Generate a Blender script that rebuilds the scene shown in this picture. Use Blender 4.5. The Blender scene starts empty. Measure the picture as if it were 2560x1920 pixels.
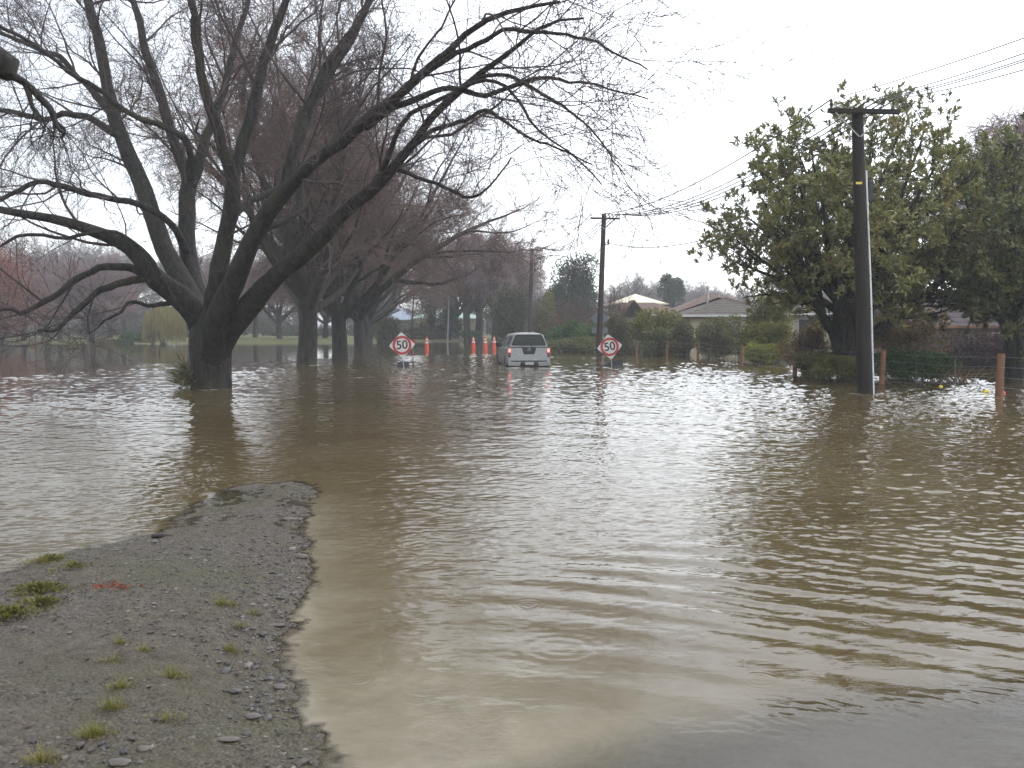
import bpy, bmesh, math, random
import numpy as np
from mathutils import Vector, Matrix

# ------------------------------------------------------------------ camera, sky, sun, exposure
S = bpy.context.scene
C = S.collection
R = math.radians
CAM_H = 1.6
PITCH = math.atan(138/2200)
cam_data = bpy.data.cameras.new('camera')
cam_data.sensor_width = 36.0
cam_data.lens = 36.0*2200/2560
cam_data.clip_start = 0.05
cam_data.clip_end = 3000
cam = bpy.data.objects.new('camera', cam_data)
cam.location = (0, 0, CAM_H)
cam.rotation_euler = (R(90)-PITCH, 0, 0)
C.objects.link(cam)
S.camera = cam

SUN_EL, SUN_ROT = 52, 40
w = bpy.data.worlds.new('World')
S.world = w
w.use_nodes = True
nt = w.node_tree
nt.nodes.clear()
wo = nt.nodes.new('ShaderNodeOutputWorld')
sky = nt.nodes.new('ShaderNodeTexSky')
sky.sky_type = 'NISHITA'
sky.sun_disc = False
sky.sun_elevation = R(SUN_EL)
sky.sun_rotation = R(SUN_ROT)
bg1 = nt.nodes.new('ShaderNodeBackground')
bg1.inputs[1].default_value = 0.06
nt.links.new(sky.outputs[0], bg1.inputs[0])
tc = nt.nodes.new('ShaderNodeTexCoord')
sep = nt.nodes.new('ShaderNodeSeparateXYZ')
nt.links.new(tc.outputs['Generated'], sep.inputs[0])
ramp = nt.nodes.new('ShaderNodeValToRGB')          # overcast cloud deck, brighter overhead
ramp.color_ramp.elements[0].position = 0.0
ramp.color_ramp.elements[0].color = (0.93, 0.945, 0.97, 1)
ramp.color_ramp.elements[1].position = 0.55
ramp.color_ramp.elements[1].color = (1.0, 1.02, 1.05, 1)
nt.links.new(sep.outputs['Z'], ramp.inputs[0])
# the cloud is thinner to the right of the road
mx = nt.nodes.new('ShaderNodeMapRange')
mx.inputs['From Min'].default_value = -0.55
mx.inputs['From Max'].default_value = 0.2
mx.inputs['To Min'].default_value = 1.06
mx.inputs['To Max'].default_value = 2.0
nt.links.new(sep.outputs['X'], mx.inputs['Value'])
cl = nt.nodes.new('ShaderNodeTexNoise')
cl.inputs['Scale'].default_value = 2.6
cl.inputs['Detail'].default_value = 5
clm = nt.nodes.new('ShaderNodeMapping')
clm.inputs['Scale'].default_value = (1, 1, 2.2)
nt.links.new(tc.outputs['Generated'], clm.inputs[0])
nt.links.new(clm.outputs[0], cl.inputs['Vector'])
clr = nt.nodes.new('ShaderNodeMapRange')
clr.inputs['From Min'].default_value = 0.3
clr.inputs['From Max'].default_value = 0.7
clr.inputs['To Min'].default_value = 0.9
clr.inputs['To Max'].default_value = 1.08
nt.links.new(cl.outputs['Fac'], clr.inputs['Value'])
clx = nt.nodes.new('ShaderNodeMath'); clx.operation = 'MULTIPLY'
nt.links.new(mx.outputs[0], clx.inputs[0]); nt.links.new(clr.outputs[0], clx.inputs[1])
bg2 = nt.nodes.new('ShaderNodeBackground')
nt.links.new(ramp.outputs[0], bg2.inputs[0])
nt.links.new(clx.outputs[0], bg2.inputs[1])
add = nt.nodes.new('ShaderNodeAddShader')
nt.links.new(bg1.outputs[0], add.inputs[0])
nt.links.new(bg2.outputs[0], add.inputs[1])
nt.links.new(add.outputs[0], wo.inputs[0])

sun_d = bpy.data.lights.new('sun', 'SUN')
sun_d.energy = 0.55
sun_d.angle = R(25)
sun_d.color = (1.0, 0.97, 0.93)
sun = bpy.data.objects.new('sun', sun_d)
sun.rotation_euler = (R(90-SUN_EL), 0, R(180-SUN_ROT))
C.objects.link(sun)

S.view_settings.view_transform = 'Standard'
S.view_settings.look = 'None'
S.view_settings.exposure = 0.0
S.view_settings.gamma = 1.0
S.cycles.max_bounces = 6
S.cycles.diffuse_bounces = 3
S.cycles.glossy_bounces = 3
S.cycles.transmission_bounces = 3
S.cycles.transparent_max_bounces = 6
S.cycles.volume_bounces = 0
S.cycles.caustics_reflective = False
S.cycles.caustics_refractive = False

# ------------------------------------------------------------------ helpers
def at(px, py, Y):
    """photo pixel (2560 wide) at distance Y -> world point"""
    dx = (px-1280)/2200.0
    dy = (960-py)/2200.0
    ca, sa = math.cos(PITCH), math.sin(PITCH)
    t = Y/(ca+dy*sa)
    return np.array([t*dx, Y, CAM_H+t*(-sa+dy*ca)])

def onwater(px, py, z=0.0):
    dx = (px-1280)/2200.0
    dy = (960-py)/2200.0
    ca, sa = math.cos(PITCH), math.sin(PITCH)
    t = (z-CAM_H)/(-sa+dy*ca)
    return np.array([t*dx, t*(ca+dy*sa), z])

def rows(px, Y):
    return (px-1280)/2200.0*Y

def mesh_np(name, V, F, smooth=True, mat=None, parent=None, loc=None):
    """V (n,3), F list of int arrays (m,3) or (m,4)"""
    me = bpy.data.meshes.new(name)
    V = np.asarray(V, dtype=np.float32)
    me.vertices.add(len(V))
    me.vertices.foreach_set('co', V.ravel())
    if isinstance(F, np.ndarray):
        F = [F]
    F = [np.asarray(f, dtype=np.int32) for f in F if len(f)]
    tot = np.concatenate([np.full(len(f), f.shape[1], dtype=np.int32) for f in F])
    idx = np.concatenate([f.ravel() for f in F])
    me.loops.add(len(idx))
    me.loops.foreach_set('vertex_index', idx)
    me.polygons.add(len(tot))
    st = np.zeros(len(tot), dtype=np.int32)
    st[1:] = np.cumsum(tot)[:-1]
    me.polygons.foreach_set('loop_start', st)
    me.polygons.foreach_set('loop_total', tot)
    me.polygons.foreach_set('use_smooth', np.full(len(tot), smooth, dtype=bool))
    me.update(calc_edges=True)
    if mat: me.materials.append(mat)
    o = bpy.data.objects.new(name, me)
    C.objects.link(o)
    if parent: o.parent = parent
    if loc is not None: o.location = loc
    return o

def tag(o, label=None, cat=None, group=None, kind=None):
    if label: o['label'] = label
    if cat: o['category'] = cat
    if group: o['group'] = group
    if kind: o['kind'] = kind
    return o

def thing(name, label, cat, loc=(0, 0, 0), rz=0.0, group=None):
    o = bpy.data.objects.new(name, None)
    o.empty_display_size = 0.2
    o.location = [float(v) for v in loc]
    o.rotation_euler = (0, 0, rz)
    C.objects.link(o)
    return tag(o, label, cat, group)

def dup(root, label, loc, rz=0.0, scale=(1, 1, 1), group=None):
    r = root.copy()
    C.objects.link(r)
    r.location = [float(v) for v in loc]
    r.rotation_euler = (0, 0, rz)
    r.scale = scale
    r['label'] = label
    if group: r['group'] = group
    for ch in root.children:
        c = ch.copy()
        C.objects.link(c)
        c.parent = r
        for g in ch.children:
            d = g.copy()
            C.objects.link(d)
            d.parent = c
    return r

class MB:
    """collects primitive shapes into one mesh"""
    def __init__(self):
        self.V = []; self.F3 = []; self.F4 = []; self.n = 0
    def add(self, V, F4=(), F3=()):
        V = np.asarray(V, dtype=float).reshape(-1, 3)
        if len(F4): self.F4.append(np.asarray(F4, dtype=np.int64).reshape(-1, 4)+self.n)
        if len(F3): self.F3.append(np.asarray(F3, dtype=np.int64).reshape(-1, 3)+self.n)
        self.V.append(V); self.n += len(V)
    def box(self, c, s, rz=0.0, M=None):
        x, y, z = [v/2.0 for v in s]
        V = np.array([[-x,-y,-z],[x,-y,-z],[x,y,-z],[-x,y,-z],[-x,-y,z],[x,-y,z],[x,y,z],[-x,y,z]])
        if rz:
            a, b = math.cos(rz), math.sin(rz)
            V = V @ np.array([[a, b, 0], [-b, a, 0], [0, 0, 1]])
        if M is not None: V = V @ np.asarray(M).T
        self.add(V+np.asarray(c), [[0,3,2,1],[4,5,6,7],[0,1,5,4],[1,2,6,5],[2,3,7,6],[3,0,4,7]])
    def tube(self, P, r, sides=8, cap=True):
        P = np.asarray(P, dtype=float)
        r = np.broadcast_to(np.asarray(r, dtype=float), (len(P),))
        V, F = tubes(P[None], r[None], sides)
        self.add(V, F)
        if cap:
            for k, flip in ((0, True), (len(P)-1, False)):
                ring = np.arange(sides)+k*sides
                c = V[ring].mean(0)
                Vc = np.vstack([V[ring], c])
                f = [[i, (i+1) % sides, sides] for i in range(sides)]
                if flip: f = [[b, a, c2] for a, b, c2 in f]
                self.add(Vc, F3=f)
    def poly(self, pts, y0, y1, axis='y'):
        """prism: pts outline in (a,b) plane extruded along axis"""
        n = len(pts)
        def mk(v):
            if axis == 'y': return [[p[0], v, p[1]] for p in pts]
            if axis == 'x': return [[v, p[0], p[1]] for p in pts]
            return [[p[0], p[1], v] for p in pts]
        V = np.array(mk(y0)+mk(y1))
        F4 = [[i, (i+1) % n, (i+1) % n+n, i+n] for i in range(n)]
        F3 = [[0, i+1, i] for i in range(1, n-1)]+[[n, n+i, n+i+1] for i in range(1, n-1)]
        self.add(V, F4, F3)
    def build(self, name, mat, parent=None, smooth=False, bevel=0.0, seg=2):
        V = np.vstack(self.V)
        F = []
        if self.F4: F.append(np.vstack(self.F4))
        if self.F3: F.append(np.vstack(self.F3))
        o = mesh_np(name, V, F, smooth, mat, parent)
        bm = bmesh.new(); bm.from_mesh(o.data)
        bmesh.ops.recalc_face_normals(bm, faces=bm.faces)
        if bevel > 0:
            bmesh.ops.remove_doubles(bm, verts=bm.verts, dist=1e-5)
            bmesh.ops.bevel(bm, geom=[e for e in bm.edges if len(e.link_faces) == 2 and e.calc_face_angle(0) > 0.5],
                            offset=bevel, segments=seg, affect='EDGES', profile=0.5)
        bm.to_mesh(o.data); bm.free()
        return o

def tubes(P, Rr, sides):
    """P (B,n,3) polylines, Rr (B,n) radii -> verts, quads"""
    B, n, _ = P.shape
    T = np.gradient(P, axis=1)
    T /= np.linalg.norm(T, axis=2, keepdims=True)+1e-12
    m = T.mean(1)
    ref = np.where(np.abs(m[:, 2:3]) > 0.75, np.array([[1.0, 0.03, 0]]), np.array([[0.0, 0.02, 1.0]]))
    N = ref[:, None, :]-T*(T*ref[:, None, :]).sum(2, keepdims=True)
    N /= np.linalg.norm(N, axis=2, keepdims=True)+1e-12
    Bn = np.cross(T, N)
    a = np.arange(sides)*2*np.pi/sides
    ring = np.cos(a)[None, None, :, None]*N[:, :, None, :]+np.sin(a)[None, None, :, None]*Bn[:, :, None, :]
    V = P[:, :, None, :]+ring*Rr[:, :, None, None]
    base = (np.arange(B)*n*sides)[:, None, None]
    i = np.arange(n-1)[None, :, None]*sides
    j = np.arange(sides)[None, None, :]
    j2 = (j+1) % sides
    q = np.stack([base+i+j, base+i+j2, base+i+sides+j2, base+i+sides+j], axis=-1)
    return V.reshape(-1, 3), q.reshape(-1, 4)

def nrm(v): return v/(np.linalg.norm(v, axis=-1, keepdims=True)+1e-12)

def resample(P, n):
    """Catmull-Rom through P (rows may carry extra columns) -> n rows"""
    P = np.asarray(P, dtype=float)
    Q = np.vstack([2*P[0]-P[1], P, 2*P[-1]-P[-2]])
    seg = len(P)-1
    d = np.linalg.norm(np.diff(P[:, :3], axis=0), axis=1)**0.7
    s = np.concatenate([[0], np.cumsum(d)]); s /= s[-1]
    out = []
    for u in np.linspace(0, 1, n):
        k = min(int(np.searchsorted(s, u, side='right')-1), seg-1)
        t = (u-s[k])/(s[k+1]-s[k])
        p0, p1, p2, p3 = Q[k], Q[k+1], Q[k+2], Q[k+3]
        out.append(0.5*((2*p1)+(-p0+p2)*t+(2*p0-5*p1+4*p2-p3)*t*t+(-p0+3*p1-3*p2+p3)*t**3))
    return np.array(out)

def spawn(P, Rr, k, rng, nseg=5, tlo=0.2, thi=1.0, ang=(25, 60), length=(1, 2), rfac=0.55, rmin=0.004, rend=0.4,
          wob=0.18, trop=0.05, lenfall=0.5, rmax=1.0, bias=None):
    B, n, _ = P.shape
    idx = np.repeat(np.arange(B), k)
    M = len(idx)
    t = tlo+(thi-tlo)*((np.tile(np.arange(k), B)+rng.random(M))/k)
    f = t*(n-1)
    i = np.minimum(f.astype(int), n-2)
    u = (f-i)[:, None]
    pos = P[idx, i]*(1-u)+P[idx, i+1]*u
    T = nrm(P[idx, i+1]-P[idx, i])
    rad = Rr[idx, i]*(1-u[:, 0])+Rr[idx, i+1]*u[:, 0]
    pr = rng.normal(size=(M, 3))
    if bias is not None: pr += np.asarray(bias)
    pr = nrm(pr-T*(pr*T).sum(1, keepdims=True))
    a = np.radians(rng.uniform(ang[0], ang[1], M))[:, None]
    d = np.cos(a)*T+np.sin(a)*pr
    L = rng.uniform(length[0], length[1], M)*(1-lenfall*t)
    out = np.zeros((M, nseg+1, 3))
    out[:, 0] = pos
    p = pos.copy()
    for s in range(nseg):
        d = d+rng.normal(size=(M, 3))*wob
        d[:, 2] += trop
        d = nrm(d)
        p = p+d*(L/nseg)[:, None]
        out[:, s+1] = p
    r0 = np.clip(rad*rfac*rng.uniform(0.75, 1.1, M), rmin, rmax)
    r1 = np.maximum(r0*rend, rmin*0.6)
    s = np.linspace(0, 1, nseg+1)[None, :]
    return out, r0[:, None]*(1-s)+r1[:, None]*s

def join_tubes(sets):
    V, F, n = [], [], 0
    for P, Rr, sides in sets:
        v, f = tubes(P, Rr, sides)
        V.append(v); F.append(f+n); n += len(v)
    return np.vstack(V), np.vstack(F)

# ------------------------------------------------------------------ materials
def pmat(name, rough=0.6, spec=0.4):
    m = bpy.data.materials.new(name)
    m.use_nodes = True
    n = m.node_tree
    b = n.nodes['Principled BSDF']
    b.inputs['Roughness'].default_value = rough
    b.inputs['Specular IOR Level'].default_value = spec
    return m, n, b

def ramp_node(n, stops):
    r = n.nodes.new('ShaderNodeValToRGB')
    e = r.color_ramp.elements
    while len(e) < len(stops): e.new(0.5)
    for k, (p, c) in enumerate(stops):
        e[k].position = p
        e[k].color = (c[0], c[1], c[2], 1)
    return r

def noisy(name, c1, c2, scale=6.0, rough=0.7, bump=0.0, bscale=None, spec=0.3, stretch=(1, 1, 1), c3=None, s3=1.5, t3=0.6, detail=5, metal=0.0, coords='Object', bdist=0.02):
    m, n, b = pmat(name, rough, spec)
    b.inputs['Metallic'].default_value = metal
    tcn = n.nodes.new('ShaderNodeTexCoord')
    mp = n.nodes.new('ShaderNodeMapping')
    mp.inputs['Scale'].default_value = stretch
    n.links.new(tcn.outputs[coords], mp.inputs[0])
    t = n.nodes.new('ShaderNodeTexNoise')
    t.inputs['Scale'].default_value = scale
    t.inputs['Detail'].default_value = detail
    n.links.new(mp.outputs[0], t.inputs['Vector'])
    r = ramp_node(n, [(0.32, c1), (0.68, c2)])
    n.links.new(t.outputs['Fac'], r.inputs[0])
    col = r.outputs[0]
    if c3 is not None:
        t3n = n.nodes.new('ShaderNodeTexNoise')
        t3n.inputs['Scale'].default_value = s3
        t3n.inputs['Detail'].default_value = 6
        n.links.new(tcn.outputs[coords], t3n.inputs['Vector'])
        r3 = ramp_node(n, [(t3-0.06, (0, 0, 0)), (t3+0.08, (1, 1, 1))])
        n.links.new(t3n.outputs['Fac'], r3.inputs[0])
        mix = n.nodes.new('ShaderNodeMix'); mix.data_type = 'RGBA'
        n.links.new(r3.outputs[0], mix.inputs['Factor'])
        n.links.new(col, mix.inputs['A'])
        mix.inputs['B'].default_value = (c3[0], c3[1], c3[2], 1)
        col = mix.outputs['Result']
    n.links.new(col, b.inputs['Base Color'])
    if bump:
        t2 = n.nodes.new('ShaderNodeTexNoise')
        t2.inputs['Scale'].default_value = bscale or scale*3
        t2.inputs['Detail'].default_value = 6
        n.links.new(mp.outputs[0], t2.inputs['Vector'])
        bp = n.nodes.new('ShaderNodeBump')
        bp.inputs['Strength'].default_value = bump
        bp.inputs['Distance'].default_value = bdist
        n.links.new(t2.outputs['Fac'], bp.inputs['Height'])
        n.links.new(bp.outputs[0], b.inputs['Normal'])
    return m

def leafmat(name, cols, rough=0.5, spec=0.35, trans=0.25):
    """leaves: colour varies leaf by leaf and with a slow noise through the crown"""
    m, n, b = pmat(name, rough, spec)
    g = n.nodes.new('ShaderNodeNewGeometry')
    tcn = n.nodes.new('ShaderNodeTexCoord')
    t = n.nodes.new('ShaderNodeTexNoise')
    t.inputs['Scale'].default_value = 0.9
    t.inputs['Detail'].default_value = 3
    n.links.new(tcn.outputs['Object'], t.inputs['Vector'])
    ad = n.nodes.new('ShaderNodeMath'); ad.operation = 'MULTIPLY_ADD'
    n.links.new(t.outputs['Fac'], ad.inputs[0]); ad.inputs[1].default_value = 0.9
    ml = n.nodes.new('ShaderNodeMath'); ml.operation = 'MULTIPLY_ADD'
    n.links.new(g.outputs['Random Per Island'], ml.inputs[0]); ml.inputs[1].default_value = 0.55; ml.inputs[2].default_value = -0.22
    n.links.new(ml.outputs[0], ad.inputs[2])
    k = len(cols)
    r = ramp_node(n, [(0.08+0.84*i/(k-1), c) for i, c in enumerate(cols)])
    n.links.new(ad.outputs[0], r.inputs[0])
    n.links.new(r.outputs[0], b.inputs['Base Color'])
    if trans:
        tr = n.nodes.new('ShaderNodeBsdfTranslucent')
        n.links.new(r.outputs[0], tr.inputs[0])
        ms = n.nodes.new('ShaderNodeMixShader'); ms.inputs[0].default_value = trans
        out = n.nodes['Material Output']
        n.links.new(b.outputs[0], ms.inputs[1]); n.links.new(tr.outputs[0], ms.inputs[2])
        n.links.new(ms.outputs[0], out.inputs['Surface'])
    return m

def plain(name, c, rough=0.5, spec=0.4, metal=0.0, emit=None, es=1.0, dirt=0.12):
    m = noisy(name, [v*(1-dirt) for v in c], c, scale=9, rough=rough, spec=spec, metal=metal)
    if emit:
        b = m.node_tree.nodes['Principled BSDF']
        b.inputs['Emission Color'].default_value = (*emit, 1)
        b.inputs['Emission Strength'].default_value = es
    return m

M = {}
def barkmat(name, c1, c2, moss, lich):
    m, n, b = pmat(name, 0.72, 0.3)
    tcn = n.nodes.new('ShaderNodeTexCoord')
    mp = n.nodes.new('ShaderNodeMapping'); mp.inputs['Scale'].default_value = (1, 1, 0.28)
    n.links.new(tcn.outputs['Object'], mp.inputs[0])
    t = n.nodes.new('ShaderNodeTexNoise'); t.inputs['Scale'].default_value = 9; t.inputs['Detail'].default_value = 7; t.inputs['Distortion'].default_value = 0.8
    n.links.new(mp.outputs[0], t.inputs['Vector'])
    r = ramp_node(n, [(0.36, c1), (0.64, c2)]); n.links.new(t.outputs['Fac'], r.inputs[0])
    col = r.outputs[0]
    for sc, lo, hi, c in ((0.9, 0.57, 0.70, moss), (11.0, 0.62, 0.68, lich)):
        t2 = n.nodes.new('ShaderNodeTexNoise'); t2.inputs['Scale'].default_value = sc; t2.inputs['Detail'].default_value = 5
        n.links.new(tcn.outputs['Object'], t2.inputs['Vector'])
        r2 = ramp_node(n, [(lo, (0, 0, 0)), (hi, (0.8, 0.8, 0.8))]); n.links.new(t2.outputs['Fac'], r2.inputs[0])
        mix = n.nodes.new('ShaderNodeMix'); mix.data_type = 'RGBA'
        n.links.new(r2.outputs[0], mix.inputs['Factor']); n.links.new(col, mix.inputs['A']); mix.inputs['B'].default_value = (*c, 1)
        col = mix.outputs['Result']
    n.links.new(col, b.inputs['Base Color'])
    bp = n.nodes.new('ShaderNodeBump'); bp.inputs['Strength'].default_value = 1.0; bp.inputs['Distance'].default_value = 0.06
    n.links.new(t.outputs['Fac'], bp.inputs['Height']); n.links.new(bp.outputs[0], b.inputs['Normal'])
    return m
M['bark'] = barkmat('wet_bark', (0.0045, 0.0038, 0.003), (0.030, 0.026, 0.02), (0.034, 0.031, 0.010), (0.07, 0.068, 0.055))
M['bark2'] = noisy('grey_bark', (0.014, 0.012, 0.010), (0.052, 0.045, 0.039), scale=5, rough=0.8, bump=0.8, bscale=12, stretch=(1, 1, 0.35), c3=(0.05, 0.055, 0.03), s3=0.8, t3=0.6, bdist=0.05)
M['twig'] = noisy('twig_bark', (0.045, 0.033, 0.031), (0.10, 0.075, 0.072), scale=0.8, rough=0.8)
M['twig_row'] = noisy('row_twigs', (0.105, 0.070, 0.060), (0.205, 0.138, 0.118), scale=0.5, rough=0.85)
M['twig_purple'] = noisy('purple_twigs', (0.17, 0.115, 0.118), (0.28, 0.195, 0.195), scale=0.5, rough=0.85)  # purple lightened: part of the distance haze is put into the colour
M['twig_grey'] = noisy('grey_twigs', (0.17, 0.15, 0.15), (0.28, 0.25, 0.25), scale=0.5, rough=0.85)  # grey raised too, carrying some of the far mist in the colour
M['twig_brown'] = noisy('brown_twigs', (0.075, 0.04, 0.03), (0.15, 0.085, 0.06), scale=1.5, rough=0.85)
M['rust_leaf'] = leafmat('rust_leaves', [(0.14, 0.036, 0.02), (0.25, 0.068, 0.032), (0.32, 0.12, 0.06)], rough=0.7)
M['magnolia'] = leafmat('glossy_leaves', [(0.070, 0.098, 0.028), (0.17, 0.19, 0.056), (0.265, 0.26, 0.085), (0.32, 0.225, 0.085)], rough=0.33, spec=0.6, trans=0.38)
M['evergreen'] = leafmat('dark_leaves', [(0.055, 0.075, 0.022), (0.12, 0.135, 0.038), (0.20, 0.19, 0.06)], rough=0.4, spec=0.5, trans=0.35)
M['green'] = leafmat('green_leaves', [(0.026, 0.07, 0.018), (0.055, 0.13, 0.03), (0.12, 0.19, 0.04)], rough=0.5)
M['yellowgreen'] = leafmat('yellow_green_leaves', [(0.07, 0.085, 0.022), (0.16, 0.165, 0.04), (0.26, 0.24, 0.055)], rough=0.55)
M['bright'] = leafmat('bright_leaves', [(0.11, 0.14, 0.02), (0.22, 0.24, 0.03), (0.34, 0.33, 0.05)], rough=0.55)
M['olive'] = leafmat('olive_leaves', [(0.055, 0.06, 0.026), (0.12, 0.118, 0.05), (0.19, 0.165, 0.075)], rough=0.6)
M['conifer'] = leafmat('conifer_needles', [(0.022, 0.040, 0.024), (0.042, 0.068, 0.038), (0.07, 0.095, 0.05)], rough=0.6)  # needles paler than their own tone, some distance haze painted in
M['autumn'] = leafmat('autumn_leaves', [(0.12, 0.08, 0.035), (0.22, 0.15, 0.06), (0.31, 0.23, 0.085)], rough=0.65)
M['purple'] = leafmat('purple_leaves', [(0.03, 0.017, 0.02), (0.06, 0.032, 0.036), (0.085, 0.05, 0.05)], rough=0.6)
M['golden'] = leafmat('golden_tips', [(0.028, 0.042, 0.018), (0.05, 0.06, 0.022), (0.16, 0.13, 0.04)], rough=0.6)
M['willow'] = leafmat('willow_strands', [(0.20, 0.17, 0.06), (0.28, 0.245, 0.08), (0.34, 0.30, 0.12)], rough=0.7)
M['strap'] = leafmat('strap_leaves', [(0.04, 0.07, 0.03), (0.07, 0.11, 0.05), (0.15, 0.14, 0.06)], rough=0.5)
M['grass'] = leafmat('grass_blades', [(0.09, 0.10, 0.02), (0.19, 0.18, 0.04), (0.30, 0.23, 0.09)], rough=0.6)
M['litter'] = leafmat('rotting_litter', [(0.018, 0.014, 0.011), (0.05, 0.035, 0.026), (0.11, 0.08, 0.05)], rough=0.6, trans=0)
M['moss'] = leafmat('weed_leaves', [(0.055, 0.06, 0.02), (0.13, 0.13, 0.03), (0.24, 0.20, 0.04)], rough=0.6)
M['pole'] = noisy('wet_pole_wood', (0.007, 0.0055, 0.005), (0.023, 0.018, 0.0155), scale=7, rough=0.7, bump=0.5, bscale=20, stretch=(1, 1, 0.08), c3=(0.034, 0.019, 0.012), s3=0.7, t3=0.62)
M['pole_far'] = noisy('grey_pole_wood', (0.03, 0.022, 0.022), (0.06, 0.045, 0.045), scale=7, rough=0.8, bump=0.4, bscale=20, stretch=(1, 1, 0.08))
M['post'] = noisy('treated_post', (0.14, 0.068, 0.034), (0.27, 0.145, 0.075), scale=6, rough=0.75, bump=0.4, bscale=18, stretch=(1, 1, 0.15), c3=(0.09, 0.06, 0.04), s3=4, t3=0.6)
M['galv'] = plain('galvanised_steel', (0.42, 0.43, 0.44), 0.45, 0.5, 0.6)
M['wire'] = plain('wire', (0.03, 0.03, 0.035), 0.5)
M['fence_wire'] = plain('fence_wire', (0.24, 0.245, 0.25), 0.45)
M['white_pvc'] = plain('white_pipe', (0.74, 0.76, 0.78), 0.4)
M['porcelain'] = plain('insulator', (0.55, 0.53, 0.5), 0.25)
M['dark_insulator'] = plain('dark_insulator', (0.03, 0.028, 0.03), 0.3)
M['sign_white'] = plain('sign_white', (0.74, 0.71, 0.70), 0.4, dirt=0.06)
M['sign_red'] = plain('sign_red', (0.48, 0.05, 0.055), 0.4, dirt=0.06)
M['sign_black'] = plain('sign_black', (0.02, 0.02, 0.022), 0.5)
M['sign_back'] = plain('sign_back', (0.17, 0.20, 0.225), 0.5, metal=0.2)
M['dark_board'] = plain('dark_board', (0.05, 0.058, 0.068), 0.5)
M['cone'] = plain('cone_orange', (0.85, 0.095, 0.04), 0.45, dirt=0.06)
M['cone_white'] = plain('cone_band', (0.75, 0.74, 0.72), 0.4)
M['black_rubber'] = plain('black_rubber', (0.02, 0.02, 0.02), 0.7)
M['silver'] = plain('silver_paint', (0.36, 0.37, 0.375), 0.32, 0.5, 0.3, dirt=0.22)
M['chrome'] = plain('bumper_chrome', (0.24, 0.25, 0.255), 0.3, 0.5, 0.5, dirt=0.15)
M['dark_trim'] = plain('dark_trim', (0.022, 0.025, 0.028), 0.45)
M['brake'] = plain('brake_lamp', (0.6, 0.03, 0.025), 0.2, emit=(1.0, 0.17, 0.13), es=4.0)
M['lens'] = plain('lamp_lens', (0.20, 0.06, 0.07), 0.2)
M['plate'] = plain('number_plate', (0.5, 0.5, 0.5), 0.4)
M['cream_wall'] = noisy('cream_wall', (0.46, 0.41, 0.29), (0.56, 0.51, 0.37), 2.5, 0.8)
M['brick'] = noisy('brown_wall', (0.16, 0.11, 0.08), (0.24, 0.17, 0.12), 8, 0.85)
M['weatherboard'] = noisy('grey_wall', (0.24, 0.25, 0.24), (0.32, 0.33, 0.31), 3, 0.8)
M['trim_white'] = plain('painted_trim', (0.6, 0.6, 0.58), 0.5)
M['cream_roof'] = plain('cream_roof_iron', (0.78, 0.72, 0.52), 0.5)
M['blue_roof'] = plain('blue_grey_roof_iron', (0.27, 0.31, 0.40), 0.5)
M['mint_roof'] = plain('pale_green_roof_iron', (0.33, 0.47, 0.38), 0.5)
M['yellow_bag'] = plain('yellow_plastic', (0.75, 0.58, 0.06), 0.35)
M['red_bag'] = plain('red_plastic', (0.62, 0.09, 0.09), 0.35)
M['stick'] = noisy('wet_stick', (0.018, 0.014, 0.012), (0.06, 0.045, 0.038), 20, 0.6)
M['flax'] = leafmat('dead_leaves', [(0.12, 0.075, 0.035), (0.24, 0.16, 0.07), (0.30, 0.24, 0.14)], rough=0.7)
M['stone'] = None

def glassmat():
    m, n, b = pmat('dark_glass', 0.06, 0.5)
    b.inputs['Base Color'].default_value = (0.035, 0.042, 0.045, 1)
    return m
M['glass'] = glassmat()

def tilemat(name, c1, c2, rows=2.6):
    """tiled roof: courses as steps across the slope (object Z), tile-to-tile colour"""
    m, n, b = pmat(name, 0.85, 0.2)
    tcn = n.nodes.new('ShaderNodeTexCoord')
    sp = n.nodes.new('ShaderNodeSeparateXYZ')
    n.links.new(tcn.outputs['Object'], sp.inputs[0])
    ml = n.nodes.new('ShaderNodeMath'); ml.operation = 'MULTIPLY'; ml.inputs[1].default_value = rows*2.3
    n.links.new(sp.outputs['Z'], ml.inputs[0])
    fr = n.nodes.new('ShaderNodeMath'); fr.operation = 'FRACT'
    n.links.new(ml.outputs[0], fr.inputs[0])
    t = n.nodes.new('ShaderNodeTexNoise'); t.inputs['Scale'].default_value = 3.2; t.inputs['Detail'].default_value = 4
    n.links.new(tcn.outputs['Object'], t.inputs['Vector'])
    r = ramp_node(n, [(0.3, c1), (0.7, c2)])
    n.links.new(t.outputs['Fac'], r.inputs[0])
    r2 = ramp_node(n, [(0.0, (0.2, 0.2, 0.2)), (0.38, (1, 1, 1))])   # the dark lap joint of each course
    n.links.new(fr.outputs[0], r2.inputs[0])
    mu = n.nodes.new('ShaderNodeMix'); mu.data_type = 'RGBA'; mu.blend_type = 'MULTIPLY'; mu.inputs['Factor'].default_value = 1.0
    n.links.new(r.outputs[0], mu.inputs['A']); n.links.new(r2.outputs[0], mu.inputs['B'])
    n.links.new(mu.outputs['Result'], b.inputs['Base Color'])
    bp = n.nodes.new('ShaderNodeBump'); bp.inputs['Strength'].default_value = 0.6; bp.inputs['Distance'].default_value = 0.04
    n.links.new(fr.outputs[0], bp.inputs['Height']); n.links.new(bp.outputs[0], b.inputs['Normal'])
    return m
M['brown_tile'] = tilemat('brown_roof_tiles', (0.13, 0.085, 0.068), (0.20, 0.135, 0.105))
M['grey_tile'] = tilemat('grey_roof_tiles', (0.075, 0.064, 0.057), (0.135, 0.115, 0.10))
M['lilac_tile'] = tilemat('mauve_grey_roof_tiles', (0.095, 0.078, 0.082), (0.14, 0.115, 0.118), rows=1.6)

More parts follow.
